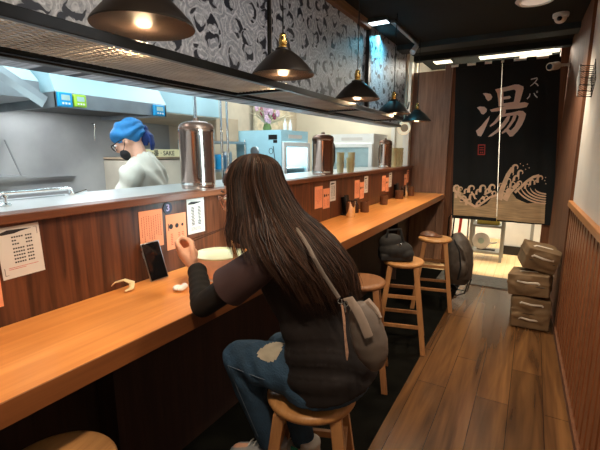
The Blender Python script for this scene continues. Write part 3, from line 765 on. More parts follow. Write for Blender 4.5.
# hair: a combed shell plus strands
lev = [  # z, cx, cy, rx, ry
    (1.492, -.812, 1.10, .012, .012), (1.482, -.815, 1.10, .050, .046), (1.455, -.820, 1.10, .084, .070), (1.41, -.825, 1.10, .104, .085), (1.355, -.812, 1.10, .118, .096),
    (1.30, -.785, 1.10, .132, .120), (1.255, -.745, 1.095, .155, .175), (1.20, -.700, 1.09, .175, .205), (1.14, -.655, 1.095, .180, .205), (1.07, -.622, 1.11, .170, .190), (1.00, -.598, 1.12, .160, .180), (.95, -.585, 1.125, .155, .175)]
def hair_pt(phi, t, off=0):
    i = min(int(t), len(lev) - 2); f_ = t - i; a = [lev[i][k] * (1 - f_) + lev[i + 1][k] * f_ for k in range(5)]
    off += (.0035 * math.sin(15 * phi + t * .7) + .0030 * math.sin(33 * phi - t)) * min(1, max(0, t - 1.5) / 2.5)
    return L(a[1] + (a[3] + off) * math.cos(phi), a[2] + (a[4] + off) * math.sin(phi), a[0])
hs = MB()
# scalp shell (open at the face): closed thick sheet between two offsets
def sheet(p0, p1, tmax_fn, nphi=40, nt=36, th=.012, out=0.0):
    vs = []; fs = []
    for s_ in (0, 1):
        for i in range(nphi + 1):
            phi = p0 + (p1 - p0) * i / nphi; tm = tmax_fn(phi)
            for j in range(nt + 1): vs.append(hair_pt(phi, tm * j / nt, out - s_ * th))
    g = (nphi + 1) * (nt + 1); id_ = lambda s_, i, j: s_ * g + i * (nt + 1) + j
    for i in range(nphi):
        for j in range(nt):
            fs.append((id_(0, i, j), id_(0, i + 1, j), id_(0, i + 1, j + 1), id_(0, i, j + 1)))
            fs.append((id_(1, i, j), id_(1, i, j + 1), id_(1, i + 1, j + 1), id_(1, i + 1, j)))
    for i in range(nphi):
        for j in (0, nt): fs.append((id_(0, i, j), id_(1, i, j), id_(1, i + 1, j), id_(0, i + 1, j)))
    for i in (0, nphi):
        for j in range(nt): fs.append((id_(0, i, j), id_(0, i, j + 1), id_(1, i, j + 1), id_(1, i, j)))
    return vs, fs
FACE = math.radians(30)
def tmax(phi):
    # phi: angle from +x; the face looks to phi = pi; left side (camera) is phi < 0
    a = abs(math.atan2(math.sin(phi), math.cos(phi)))
    left = math.sin(phi) < 0
    if left:
        if a < 1.05: base = 9.0
        elif a < 1.32: base = 9.0 - (a - 1.05) / .27 * 2.3
        else: base = 6.7 - (a - 1.32) * .8
    else: base = 9.0 if a < 1.32 else 9.0 - (a - 1.32) * 4.4
    return max(base, 5.6)
PL0 = -PI + math.radians(70)
hs.add(*sheet(PL0, PI - FACE, tmax, out=0.0))
hs.add(*sheet(-PI - FACE, PL0, lambda p: 2.9 + .33 * (p + PI + FACE), nphi=16, nt=12))
rr_ = random.Random(5)
for k in range(1500):
    phi = rr_.uniform(PL0 - .08, PI - FACE) if rr_.random() < .4 else rr_.uniform(PL0, .6)
    t1 = max(tmax(phi) + rr_.uniform(-1.0, .95), 3.2); t1 = min(t1, 10.9); off = rr_.uniform(-.002, .004) if k % 9 else rr_.uniform(.003, .012); wob = rr_.uniform(0, 6.28); am = rr_.uniform(.004, .05)
    n_ = 16; pts = []
    for j in range(n_ + 1):
        t = .15 + (t1 - .15) * j / n_
        pts.append(hair_pt(phi + am * 2 * math.sin(wob + t * .9) * (t / 6), t, off * (1 if t > 1.5 else t / 1.5) + .0005))
    w_ = rr_.uniform(.0009, .0024)
    hs.tube(pts, [w_ * (.5 if j == 0 else 1 if j < n_ - 3 else (n_ - j) / 4 + .08) for j in range(n_ + 1)], 5, caps=False)
hair = hs.build('hair', M['hair'], W)
# face details: eyes, brows, lips, glasses
fc = MB()
for s_ in (-1, 1): fc.ell(hp(.0815, s_ * .030, .000), (.008, .012, .007), 12, 8, rot=tiltH)
fc.build('eyes', M['white'], W)
fc = MB()
for s_ in (-1, 1): fc.ell(hp(.0875, s_ * .030, -.001), (.003, .005, .005), 10, 6, rot=tiltH)
fc.build('irises', M['ink'], W)
fc = MB()
for s_ in (-1, 1): fc.tube([hp(.086, s_ * .014, .022), hp(.085, s_ * .032, .027), hp(.074, s_ * .048, .022)], .0028, 6)
fc.build('eyebrows', M['hair'], W)
MB().tube([hp(.090, -.018, -.066), hp(.100, 0, -.065), hp(.090, .018, -.066)], [.002, .005, .002], 8).build('lips', M['lips'], W)
gl = MB()
for s_ in (-1, 1):
    gl.tube([hp(.102 - .010 * abs(math.cos(a)) * (1 if math.cos(a) > 0 else 0), s_ * (.033 + .025 * math.cos(a)), -.006 + .021 * math.sin(a)) for a in [2 * PI * i / 20 for i in range(20)]], .0016, 6, closed=True)
    gl.tube([hp(.094, s_ * .058, .002), hp(.04, s_ * .078, .004), hp(-.012, s_ * .082, -.002)], .0016, 6)
gl.tube([hp(.104, -.009, -.002), hp(.108, 0, .001), hp(.104, .009, -.002)], .0014, 6)
gl.build('glasses', mat('rose_gold_wire', (.62, .36, .28), .3, .9), W)
# bracelet / shirt cuff edge
wl = MB(); f_ = (wrL - elL).normalized(); wl.tube([wrL - f_ * .006, wrL + f_ * .004], [.0255, .025], 16); wl.build('bracelet', M['creamcloth'], W)['label'] = 'pale bracelet'

# ---- shoulder bag carried on the back
SB = empty('shoulder_bag', (-.40, 1.02, .90), 'taupe nylon shoulder bag hanging at the woman\'s back', 'bag')
So = Vector((-.40, 1.02, .90))
def bagpt(u, v, y): return on_y(u, v, y) - So
yb = .985
top = bagpt(356, 306, yb); topr = bagpt(372, 303, yb + .02); bot = bagpt(375, 368, yb)
ax = [bagpt(358, 303, yb), bagpt(361, 312, yb), bagpt(366, 327, yb), bagpt(370, 342, yb), bagpt(373, 355, yb), bagpt(374.5, 365, yb), bagpt(375, 371, yb)]
bb = MB(); bb.tube(ax, [(.020, .030), (.036, .040), (.047, .050), (.050, .052), (.043, .045), (.026, .030), (.008, .010)], 18, up=(1, .5, 0))
bb.ell(bagpt(366, 325, yb), (.045, .035, .05)); 
link_mesh('bag_body', remesh(bb, .006, 4), M['bagcloth'], SB)
def strap(mb, pts, w_, t_, upv): mb.tube(pts, [(t_, w_)] * len(pts), 8, up=upv)
fl = MB(); strap(fl, [bagpt(346, 302, yb - .05), bagpt(350, 300, yb - .055), bagpt(357, 310, yb - .058), bagpt(363, 322, yb - .062), bagpt(369, 337, yb - .060)], .012, .003, (.5, -.85, .2))
fl.build('handle', M['beigecloth'], SB, smooth=True)
fl = MB(); fl.tube([bagpt(362, 305, yb), bagpt(368, 302, yb + .01), bagpt(376, 310, yb + .01), bagpt(381, 318, yb)], [.006, .012, .008, .004], 8); fl.build('lining', M['beigecloth'], SB)
sb = MB()
pts = [bagpt(296, 228, 1.04), bagpt(303, 238, .99), bagpt(309, 248, .945), bagpt(314, 258, .925), bagpt(324, 275, .935), bagpt(335, 292, .935), bagpt(339, 298, .935)]
strap(sb, pts, .0055, .002, (.5, -.85, .3)); sb.build('strap', M['bagcloth'], SB)
sb = MB()
for (u_, v_) in ((340, 301), (343, 305), (346, 304)): sb.tube([bagpt(u_ + 2.0 * math.cos(a), v_ + 2.4 * math.sin(a), .93) for a in [i * PI / 6 for i in range(12)]], .0018, 6, closed=True)
sb.tube([bagpt(345, 305, .93), bagpt(346, 312, .93)], .003, 6)
sb.build('clasp', M['chrome'], SB)
sb = MB(); sb.tube([bagpt(342, 305, .93), bagpt(344, 318, .928), bagpt(345, 334, .926), bagpt(347, 352, .925), bagpt(347, 360, .925)], [.003, .004, .003, .005, .002], 6); sb.build('tassel_cord', M['cord'], SB)

# ---- chopsticks, noodles, bowl
r = empty('chopsticks', stick_grip + O, 'pair of thin brown chopsticks held at the woman\'s mouth', 'chopsticks')
d = stick_tip - stick_grip
for off in (Vector((0, 0, 0)), Vector((.002, .004, -.008))):
    MB().tube([-d * .12 + off * 1.4, d + off * .3], [.0026, .0013], 8).build('chopstick', M['chopstick'], r)
r = empty('noodles', L(-.955, 1.13, 1.21) + O, 'pale noodles running from the mouth down to the bowl', 'noodles')
mb = MB()
for k in range(4): mb.tube([(.004 * k - .004, .002 * k, .01), (-.02 + .003 * k, .03, -.05), (-.04 + .004 * k, .07 + .004 * k, -.135)], .0024, 6)
mb.build('strand', M['noodle'], r)
bc = (-1.150, 1.285, .95)
r = empty('bowl', bc, 'large ribbed pinkish noodle bowl in front of the woman', 'bowl')
mb = MB(); n = 72
prof = [(.0, .0), (.052, .0), (.054, .010), (.060, .014), (.078, .035), (.098, .075), (.107, .108)]
mb.lathe([(.0, 0), (.055, 0), (.057, .014), (.0, .014)], n=36, m=1)
vs = []; fs = []
pr_ = [(.058, .012), (.074, .034), (.094, .070), (.106, .108)]
for q, z in pr_:
    for j in range(n): a = 2 * PI * j / n; k = q + (.0012 if j % 2 else -.0008); vs.append((k * math.cos(a), k * math.sin(a), z))
for i in range(len(pr_) - 1):
    for j in range(n): fs.append((i * n + j, i * n + (j + 1) % n, (i + 1) * n + (j + 1) % n, (i + 1) * n + j))
mb.add(vs, fs, 0)
mb.lathe([(.1055, .107), (.109, .111), (.1085, .1145), (.104, .114), (.092, .074), (.07, .040), (.0, .030)], n=n, m=2)
mb.build('bowl_body', [M['bowl_out'], M['white'], M['bowl_in']], r)
mb = MB(); mb.lathe([(0, .078), (.093, .078), (.0935, .0775)], n=36)
for k in range(26):
    a = random.uniform(0, 6.28); q = random.uniform(.01, .07); c = Vector((q * math.cos(a), q * math.sin(a), .080)); t = random.uniform(0, 3.1)
    mb.tube([c + Vector((math.cos(t + i * .8) * .022, math.sin(t + i * .8) * .022, .002)) for i in range(5)], .0022, 5)
mb.build('broth', M['broth'], r)

# ---- phone leaning against the wall
pb = Vector((-1.350, 1.130, .951)); 
r = empty('smartphone', pb, 'black smartphone leaning upright against the counter wall', 'phone')
rot = Matrix.Rotation(-.38, 3, 'Z') @ Matrix.Rotation(.13, 3, 'X') @ Matrix.Rotation(-.24, 3, 'Y')
mb = MB(); mb.obox(rot @ Vector((0, 0, .088)), (.009, .080, .168), rot)
mb.build('case', M['phone_rim'], r, smooth=True, bevel=.006, seg=3)
mb = MB(); mb.obox(rot @ Vector((.005, 0, .088)), (.0014, .072, .160), rot); mb.build('screen', M['phone_black'], r, bevel=.0006)
mb = MB(); mb.tube([rot @ Vector((0, -.0405, .110)), rot @ Vector((0, -.0405, .135))], .0022, 6); mb.build('side_button', M['phone_rim'], r)
# cream curved clip / wrist rest on the counter
p = on_z(124, 289, .955)
r = tag(MB().add(*(lambda: (lambda m_: (m_.v, m_.f))(MB().tube([Vector((-.055, -.035, .002)), Vector((-.035, -.012, .028)), Vector((-.005, .010, .038)), Vector((.028, .018, .030)), Vector((.038, .008, .012)), Vector((.030, -.018, .004))], [(.002, .004), (.003, .008), (.004, .011), (.005, .014), (.005, .013), (.003, .007)], 10, up=(0, 0, 1))))()).build('plastic_clip', M['creamcloth'], loc=(p.x, p.y, .952)), 'curved cream plastic piece lying on the counter left of the phone', 'utensil')
p = on_z(182, 289, .955)
mb = MB()
for k in range(6): mb.ell((random.uniform(-.02, .02), random.uniform(-.02, .02), .008 + .002 * k), (.020, .013, .008), 9, 6, rot=Matrix.Rotation(random.uniform(0, 3), 3, 'Z') @ Matrix.Rotation(.4, 3, 'X'))
o = link_mesh('tissue', remesh(mb, .003, 0), M['tissue']); o.location = (p.x, p.y, .951); tag(o, 'crumpled white tissue on the counter beside her wrist', 'tissue')

# ================================================================== THINGS FARTHER ALONG THE COUNTER
def cup(x, y, rad, h, m, name, label, cat, wall_=.003, group=None):
    o = MB().lathe([(0, 0), (rad * .94, 0), (rad, .004), (rad, h), (rad - wall_, h), (rad - wall_ - .001, .006), (0, .006)], n=24).build(name, m, loc=(x, y, .951)); tag(o, label, cat, group); return o
def shaker_caddy(x, y, lab):
    """tall dark napkin block"""
    r = empty('menu_holder', (x, y, .951), lab, 'holder')
    rot = Matrix.Rotation(-.14, 3, 'Y')
    mb = MB(); mb.obox((-.03, 0, .085), (.035, .085, .15), rot); mb.build('holder_body', M['blackmetal'], r, bevel=.004)
    mb = MB(); mb.obox((-.012, 0, .10), (.012, .07, .15), rot); mb.build('card', M['darkpaint'], r, bevel=.002)
    MB().box(-.05, .03, -.05, .05, 0, .012).build('base', M['darkpaint'], r, bevel=.003)
shaker_caddy(-1.36, 3.20, 'leaning black card holder behind the steel chopstick cup')
cc = cup(-1.300, 3.235 - .13, .038, .135, M['chrome'], 'chopstick_cup', 'shiny steel cup standing before the black menu holder', 'cup')
cup(-1.30, 3.43, .040, .098, M['darkwoodcup'], 'wooden_cup', 'dark wooden cup right of the steel cup', 'cup')
cup(-1.32, 4.03, .042, .095, M['darkwoodcup'], 'wooden_cup', 'lone brown wooden cup between the two condiment groups', 'cup')
cup(-1.33, 4.62, .048, .100, M['darkwoodcup'], 'wooden_cup', 'dark wooden cup left of the far condiment group', 'cup')
shaker_caddy(-1.36, 4.72, 'leaning black menu holder at the far condiment group')
cup(-1.29, 4.76, .022, .15, M['chrome'], 'steel_shaker', 'slim bright steel shaker at the far condiment group', 'shaker')
cup(-1.30, 5.02, .042, .115, M['darkwoodcup'], 'wooden_cup', 'dark wooden cup nearest the timber partition', 'cup')
for (x, y, lab) in ((-1.36, 3.36, 'small dark soy bottle between steel cup and wooden cup'), (-1.375, 4.90, 'small dark soy bottle at the far condiment group')):
    r = empty('soy_bottle', (x, y, .951), lab, 'bottle')
    MB().lathe([(0, 0), (.028, 0), (.030, .01), (.028, .07), (.014, .09), (.012, .10), (0, .10)], n=18).build('bottle_body', M['soy'], r)
    MB().lathe([(0, .10), (.014, .10), (.013, .118), (.004, .125), (0, .126)], n=14).build('cap', M['darkcap'], r)

# ================================================================== WATER DISPENSERS ON THE LEDGE
def pitcher(s=1.0):
    r = empty('water_pitcher', (0, 0, 0), '', 'pitcher', 'tall steel water pitchers on the pass ledge')
    R_ = .090
    mb = MB(); mb.lathe([(0, 0), (R_ * .96, 0), (R_ * .98, .006), (R_, .02), (R_, .30), (R_ * 1.03, .305), (R_ * 1.03, .318), (R_ * .98, .322)], n=36)
    mb.build('body', M['amber'], r)
    MB().lathe([(R_ * .98, .020), (R_ * 1.02, .022), (R_ * 1.02, .034), (R_ * .98, .036)], n=36).build('base_ring', M['chrome'], r)
    MB().lathe([(R_ * 1.0, .318), (R_ * 1.02, .328), (R_ * .92, .348), (R_ * .6, .362), (R_ * .18, .367), (R_ * .16, .382), (0, .385)], n=36).build('lid', M['lidbrown'], r)
    mb = MB(); mb.tube([(0, R_ * .95, .29), (0, R_ * 1.35, .285), (0, R_ * 1.50, .25), (0, R_ * 1.50, .12), (0, R_ * 1.3, .07), (0, R_ * .95, .065)], [(.010, .007)] * 6, 8, up=(1, 0, 0))
    mb.build('handle', M['darkcap'], r)
    mb = MB(); mb.hexa([(-.018, -R_ * .9, .28), (.018, -R_ * .9, .28), (.010, -R_ * 1.0, .28), (-.010, -R_ * 1.0, .28)], [(-.022, -R_ * .9, .322), (.022, -R_ * .9, .322), (.010, -R_ * 1.28, .322), (-.010, -R_ * 1.28, .322)])
    mb.build('spout', M['darkcap'], r, smooth=False)
    return r
w1 = pitcher()
for i, (x, y, rz, sc, lab) in enumerate(((-1.575, 1.62, -2.3, (1.02, 1.02, .97), 'largest tinted steel pitcher on the ledge, nearest, between worker and woman'),
                                         (-1.55, 3.07, -.35, (1, 1, .92), 'tinted steel pitcher with handle beside the two cream bottles, middle of the ledge'),
                                         (-1.53, 4.66, 2.8, (.86, .86, .90), 'tinted steel pitcher farthest along the ledge'))):
    o = w1 if i == 0 else copy_tree(w1)
    o.location = (x, y, 1.3015); o.rotation_euler.z = rz; o.scale = sc; o['label'] = lab
# bottles of dressing and glasses on the ledge
def bottle(x, y, z, s, m, label, group=None):
    r = empty('bottle', (x, y, z), label, 'bottle', group); r.scale = (s, s, s)
    MB().lathe([(0, 0), (.030, 0), (.032, .01), (.032, .12), (.022, .145), (.012, .16), (.011, .175), (0, .175)], n=20).build('bottle_body', m, r)
    MB().lathe([(0, .174), (.014, .174), (.014, .190), (.006, .197), (.004, .215), (0, .216)], n=14).build('cap', M['white'], r)
    return r
GP = [(-1.55, 3.43, .17, 'pale yellowish tumbler stack touching the middle pitcher, nearest of the three'), (-1.50, 3.54, .14, 'shortest pale yellowish tumbler stack right of the middle pitcher'), (-1.54, 3.66, .17, 'pale yellowish tumbler stack right of the middle pitcher, farthest of the three'),
      (-1.50, 4.93, .22, 'tall stack of glasses just right of the farthest pitcher'), (-1.50, 5.06, .24, 'tall stack of glasses in the middle between the farthest pitcher and the white post'), (-1.50, 5.19, .22, 'tall stack of glasses nearest the white post')]
for x, y, h_, lab in GP:
    r = empty('glass_stack', (x, y, 1.3025), lab, 'glasses')
    n_ = int(h_ / .055)
    for k in range(n_):
        z0 = k * .05
        MB().lathe([(0, z0), (.028, z0), (.037, z0 + .085), (.0345, z0 + .085), (.026, z0 + .006), (0, z0 + .006)], n=20).build('tumbler', M['liquid'], r)

# ================================================================== KITCHEN
# main exhaust hood
r = empty('exhaust_hood', (-2.9, 1.8, 1.76), 'wide steel exhaust hood over the kitchen range', 'hood')
hx0, hx1, hy0, hy1 = -.39, .40, -.38, .46
mb = MB(); mb.box(hx0, hx1, hy0, hy0 + .02, 0, .09).box(hx0, hx1, hy1 - .02, hy1, 0, .09).box(hx1 - .02, hx1, hy0, hy1, 0, .09); mb.build('rim', M['hoodrim'], r, smooth=False, bevel=.003)
MB().hexa([(hx0, hy0, .09), (hx1, hy0, .09), (hx1, hy1, .09), (hx0, hy1, .09)], [(hx0, hy0 + .05, .85), (-.02, hy0 + .05, .85), (-.02, hy1 - .1, .85), (hx0, hy1 - .1, .85)]).build('canopy', M['hood'], r, smooth=False)
MB().box(hx0 + .05, hx1 - .05, hy0 + .03, hy1 - .03, .03, .05).build('grease_filter', M['darkpaint'], r, smooth=False)
r = empty('exhaust_hood', (-2.75, .7, 1.80), 'cyan-lit folded hood cut off by the left edge of the photo', 'hood')
MB().box(-.54, .20, -.9, .66, 0, .10).build('rim', M['hoodrim'], r, smooth=False, bevel=.003)
MB().hexa([(-.54, -.9, .10), (.20, -.9, .10), (.20, .66, .10), (-.54, .66, .10)], [(-.54, -.9, .86), (-.25, -.9, .86), (-.25, .35, .86), (-.54, .35, .86)]).build('canopy', M['hood'], r, smooth=False)
# diagonal hood bracket
a, b_ = on_x(-12, 64, -2.38), on_x(45, 102, -2.38)
mb = MB(); mb.tube([a, b_], [(.035, .006), (.035, .006)], 4, up=(0, .3, 1)); tag(mb.build('hood_bracket', M['hoodrim'], smooth=False), 'grey diagonal steel bracket in front of the left hood', 'bracket')
# duct to the right of the hood
r = empty('air_duct', (-2.9, 2.95, 1.80), 'pale blue boxed air duct behind the nearest pitcher', 'duct')
MB().hexa([(-.39, -.60, .02), (.12, -.60, .02), (.12, .24, .02), (-.39, .24, .02)], [(-.39, -.60, .88), (.12, -.60, .88), (.12, .24, .88), (-.39, .24, .88)]).build('duct_box', M['hood'], r, smooth=False, bevel=.004)
MB().hexa([(-.39, -.60, -.02), (.12, -.60, .02), (.12, .24, .02), (-.39, .24, -.05)], [(-.39, -.60, .02), (.12, -.60, .03), (.12, .24, .03), (-.39, .24, .02)]).build('duct_base', M['beige'], r, smooth=False)
# controllers on the hood rim
def controller(u0, u1, v, m, lab, h=.075):
    a = on_x(u0, v, -2.47); b = on_x(u1, v, -2.47); c = (a + b) / 2
    r = empty('timer', (-2.498, c.y, c.z), lab, 'timer'); wd = abs(b.y - a.y)
    MB().box(0, .025, -wd / 2, wd / 2, -h / 2, h / 2).build('timer_body', m, r, bevel=.006)
    MB().box(.025, .027, -wd * .30, wd * .30, -h * .05, h * .32).build('display', M['lcd'], r, smooth=False)
    for k in (-1, 0, 1): MB().box(.025, .029, k * wd * .22 - wd * .06, k * wd * .22 + wd * .06, -h * .33, -h * .2).build('button', M['white'], r, smooth=False)
controller(59, 73, 99.5, M['blueplastic'], 'blue digital timer at the left corner of the hood rim', .085)
controller(75, 87, 101, M['greenplastic'], 'lime green digital timer next to the blue one', .075)
controller(155, 165.5, 110.5, M['blueplastic'], 'blue digital timer at the right end of the hood rim', .08)
# vertical pipes
for i, (u, v0, v1, xx, lab) in enumerate(((195.5, 86, 122, -2.1, 'thin pale pipe rising behind the nearest pitcher'), (129, 116, 150, -3.1, 'thin steel pipe on the wall behind the worker\'s head'), (228, 98, 150, -2.62, 'upright steel pipe left of the first fridge'), (222, 98, 150, -2.66, 'thinner upright steel pipe beside the other one'))):
    p0, p1 = on_x(u, v1, xx), on_x(u, v0, xx); p1.x, p1.y = p0.x, p0.y
    p1.z = CEIL; p0.z = 1.2 if i != 1 else p0.z
    tag(MB().tube([p0, p1], .012, 10).build('pipe', M['chrome']), lab, 'pipe')
# back worktop along the steel wall with utensil hooks
r = empty('kitchen_worktop', (-3.0, 1.2, 0), 'steel worktop along the back wall of the kitchen', 'worktop')
MB().box(-.29, .22, -2.2, 1.75, .84, .88).build('top', M['steel'], r, smooth=False, bevel=.003)
MB().box(-.29, .18, -2.15, 1.72, 0, .84).build('cabinet', M['steelwall'], r, smooth=False)
MB().box(-.29, -.26, -2.1, .75, 1.28 - .88 + .88, 1.30).build('backsplash', M['steel'], r, smooth=False)
# small steel wall shelf at left
a = on_x(12, 178, -3.1)
r = empty('wall_shelf', (-3.3, a.y, a.z), 'small pale steel shelf on the kitchen back wall, left edge', 'shelf')
MB().box(.0, .2, -.7, .1, -.01, .01).build('board', M['steel'], r, smooth=False)
MB().tube([(.01, .07, .26), (.19, .07, .0)], .006, 8).tube([(.01, -.6, .26), (.19, -.6, .0)], .006, 8).build('bracket', M['steelwall'], r, smooth=True)
a = on_x(92, 126, -3.27)
tag(MB().tube([(0, 0, .02), (.03, 0, .02), (.035, 0, -.02), (.02, 0, -.05), (.02, 0, -.12)], .006, 8).build('wall_hook', M['chrome'], loc=a), 'small metal hook on the steel wall left of the worker', 'hook')
# tap: swing pipe and valve on the ledge top
r = empty('kitchen_tap', (-1.86, .98, 1.3015), 'steel swing tap behind the ledge at the left', 'tap')
ta, tb = on_x(0, 194, -1.84) - Vector((-1.86, .98, 1.3015)), on_x(68, 188.5, -1.84) - Vector((-1.86, .98, 1.3015))
MB().tube([ta - (tb - ta) * .4, tb, tb + Vector((0, .012, -.006)), tb + Vector((0, .014, -.03)), Vector((tb.x, tb.y + .014, .0))], [.009, .009, .010, .011, .014], 10).build('swing_pipe', M['chrome'], r)
mb = MB(); mb.tube([tb + Vector((-.06, .04, -.03)), tb + Vector((.03, 0, -.03))], .012, 10); mb.tube([tb + Vector((-.01, .02, -.03)), tb + Vector((.02, .075, -.012))], .006, 8); mb.build('valve', M['chrome'], r)
MB().tube([ta + Vector((0, 0, -.035)) - (tb - ta) * .2, tb + Vector((0, -.02, -.032))], .007, 8).build('feed_pipe', M['steel'], r)
p = on_z(6, 206, 1.302)
tag(MB().lathe([(0, 0), (.018, 0), (.018, .006), (.006, .012), (.006, .03), (.011, .034), (.009, .042), (0, .044)], n=16).build('drain_knob', M['chrome'], loc=(p.x, p.y, 1.3015)), 'small chrome knob on the ledge top below the tap', 'knob')
# glass-fronted fridges
def fridge(loc, wd, dp, y_h, face, body_m, label, glass_m):
    """front looks along local +x; wd along y, dp along -x"""
    r = empty('fridge', loc, label, 'fridge'); r.rotation_euler.z = face
    H_ = y_h
    mb = MB(); mb.box(-dp, 0, 0, .03, 0, H_).box(-dp, 0, wd - .03, wd, 0, H_).box(-dp, -dp + .03, .03, wd - .03, 0, H_).box(-dp + .03, 0, .03, wd - .03, 0, .12).box(-dp + .03, 0, .03, wd - .03, H_ - .12, H_)
    mb.build('cabinet', body_m, r, smooth=False)
    dr = MB(); dr.box(.004, .035, .005, .055, .12, H_ - .125).box(.004, .035, wd - .055, wd - .005, .12, H_ - .125).box(.004, .035, .055, wd - .055, .12, .17).box(.004, .035, .055, wd - .055, H_ - .175, H_ - .125)
    dr = dr.build('door', M['white'], r, smooth=False, bevel=.003)
    MB().box(.012, .018, .055, wd - .055, .17, H_ - .175).build('glass_pane', glass_m, dr, smooth=False)
    MB().box(.035, .05, wd - .045, wd - .03, H_ * .45, H_ * .7).build('handle', M['blackmetal'], dr, smooth=False)
    for k in range(4): MB().box(-dp + .05, -.03, .04, wd - .04, H_ - .42 - .24 * k, H_ - .408 - .24 * k).build('shelf_rack', M['white'], r, smooth=False)
    MB().box(.001, .004, wd * .25, wd * .75, H_ - .085, H_ - .045).build('label_strip', M['paper_white'], r, smooth=False)
    return r
f1 = fridge((-2.32, 3.62, 0), .58, .60, 1.72, 0, mat('blue_lit_enamel', (.42, .70, .80), .4, var=.04), 'pale blue sided display fridge just right of the woman\'s head', M['glass'])  # bluish kitchen light is put into the cabinet colour
mb = MB()   # dark marks and a sticker on the near side of the fridge
mb.box(-.16, -.05, -.0015, 0, 1.62, 1.67); mb.box(-.10, -.05, -.0015, 0, 1.585, 1.615)
mb.tube([Vector((-.13 + .025 * math.cos(a), -.001, 1.50 + .03 * math.sin(a))) for a in [i * PI / 6 for i in range(12)]], .003, 5, closed=True)
mb.tube([(-.10, -.001, 1.55), (-.085, -.001, 1.44), (-.07, -.001, 1.35)], .004, 5)
mb.build('side_stickers', M['darkpaint'], f1, smooth=False)
MB().ell((-.34, -.008, 1.50), (.06, .010, .05)).build('hanging_cloth', M['steel'], f1)
f2 = fridge((-1.70, 4.98, 0), .60, .55, 1.72, -PI / 2, M['white'], 'white display fridge with cloudy glass, far end of the kitchen', M['frost'])
f2.location = (-2.40, 5.0, 0)
f2.rotation_euler.z = -PI / 2
light('AREA', 'fridge_fill', (-2.50, 3.91, 1.57), 3.5, (.95, 1, 1), .35, .4, aim=(-2.50, 3.91, 0))  # unseen light added to brighten the fridge interior
light('AREA', 'fridge_fill', (-2.10, 5.25, 1.57), 3, (.85, .98, 1), .4, .3, aim=(-2.10, 5.25, 0))  # same added light inside the far fridge
# things on top of the first fridge
bottle(-2.42, 3.86, 1.721, .62, M['white'], 'small white bottle on the first fridge, left of the pair'); bottle(-2.42, 3.97, 1.721, .62, M['white'], 'small white bottle on the first fridge, right of the pair')
r = empty('flower_arrangement', (-2.62, 3.80, 1.721), 'pink and magenta flowers with dry branches on top of the first fridge', 'flowers')
MB().lathe([(0, 0), (.04, 0), (.05, .03), (.035, .07), (.03, .08), (0, .08)], n=18).build('vase', M['leaf'], r)
rr_ = random.Random(3)
for k in range(20):
    c = Vector((rr_.uniform(-.10, .10), rr_.uniform(-.14, .10), rr_.uniform(.10, .26))); fm = MB()
    for j in range(6):
        a = j * PI / 3; fm.ell(c + Vector((.0, .022 * math.cos(a), .022 * math.sin(a))), (.012, .018, .018), 8, 5)
    fm.ell(c + Vector((.008, 0, 0)), (.010, .010, .010), 8, 5)
    fm.build('flower', M['petal_dark'] if k % 5 == 0 else M['petal'], r)
    MB().tube([(0, 0, .07), c * .6 + Vector((0, 0, .03)), c], .003, 5).build('stem', M['leaf'], r)
for k in range(16):
    a = rr_.uniform(-.9, 1.5); l_ = rr_.uniform(.25, .62) * (-1 if k % 3 == 0 else 1); e = Vector((rr_.uniform(-.1, .1), math.cos(a) * l_, .12 + math.sin(abs(a)) * abs(l_) * .35)); mbr = MB()
    mbr.tube([(0, 0, .07), e * .5 + Vector((0, 0, .06)), e], [.010, .008, .003], 5); mbr.tube([e * .5 + Vector((0, 0, .05)), e * .8 + Vector((.02, .0, .08))], [.007, .002], 5)
    mbr.build('branch', M['branch'], r)
# patterned cloth hung on the back wall above the first fridge
mb = MB(); n = 30; a0, b0 = on_x(252, 98, -3.27), on_x(287, 128, -3.27)
vs = []
for s_ in (0, 1):
    for i_ in range(n + 1):
        y_ = a0.y + (b0.y - a0.y) * i_ / n
        for z_ in (1.45, 2.25): vs.append((-3.255 + .02 * math.sin(i_ * 1.1) + .004 * s_ + .02 * s_, y_, z_))
g = 2 * (n + 1); fs = []
for i_ in range(n): a = 2 * i_; fs += [(a, a + 1, a + 3, a + 2), (g + a, g + a + 2, g + a + 3, g + a + 1), (a, a + 2, g + a + 2, g + a), (a + 1, g + a + 1, g + a + 3, a + 3)]
fs += [(0, g, g + 1, 1), (2 * n, 2 * n + 1, g + 2 * n + 1, g + 2 * n)]
mb.add(vs, fs); tag(mb.build('wall_cloth', mat('mottled_cream_cloth', (.66, .58, .42), .9, var=.25, vscale=18)), 'mottled cream cloth hanging on the wall behind the pink flowers', 'cloth')
# cardboard box and cream sign
r = empty('cardboard_box', (-3.0, 3.42, 0), 'tan box on the steel rack left of the first fridge', 'box')
MB().box(-.15, .15, -.2, .16, 1.60, 1.84).build('carton', M['card'], r, smooth=False, bevel=.004)
r2 = empty('steel_rack', (-3.0, 3.42, 0), 'steel rack standing behind the woman\'s head, left of the first fridge', 'rack')
for x_ in (-.25, .22):
    for y_ in (-.34, .18): MB().tube([(x_, y_, 0), (x_, y_, 1.62)], .012, 8).build('post', M['chrome'], r2)
for z_ in (.3, .8, 1.3, 1.585): MB().box(-.26, .23, -.35, .19, z_ - .01, z_ + .012).build('board', M['steel'], r2, smooth=False)
for k in range(3):
    o = MB().lathe([(0, 0), (.05, 0), (.055, .03), (.055, .10 + .03 * k), (.05, .12 + .03 * k), (0, .125 + .03 * k)], n=20).build('storage_jar', M['blueplastic'] if k == 1 else M['steel'], loc=(-2.86, 3.12 + .13 * k, 1.313))
    tag(o, ['steel jar on the rack, leftmost', 'blue jar on the rack between two steel ones', 'tallest steel jar on the rack'][k], 'jar')
a, b_ = on_x(150, 153.5, -2.9), on_x(181, 153.5, -2.9)
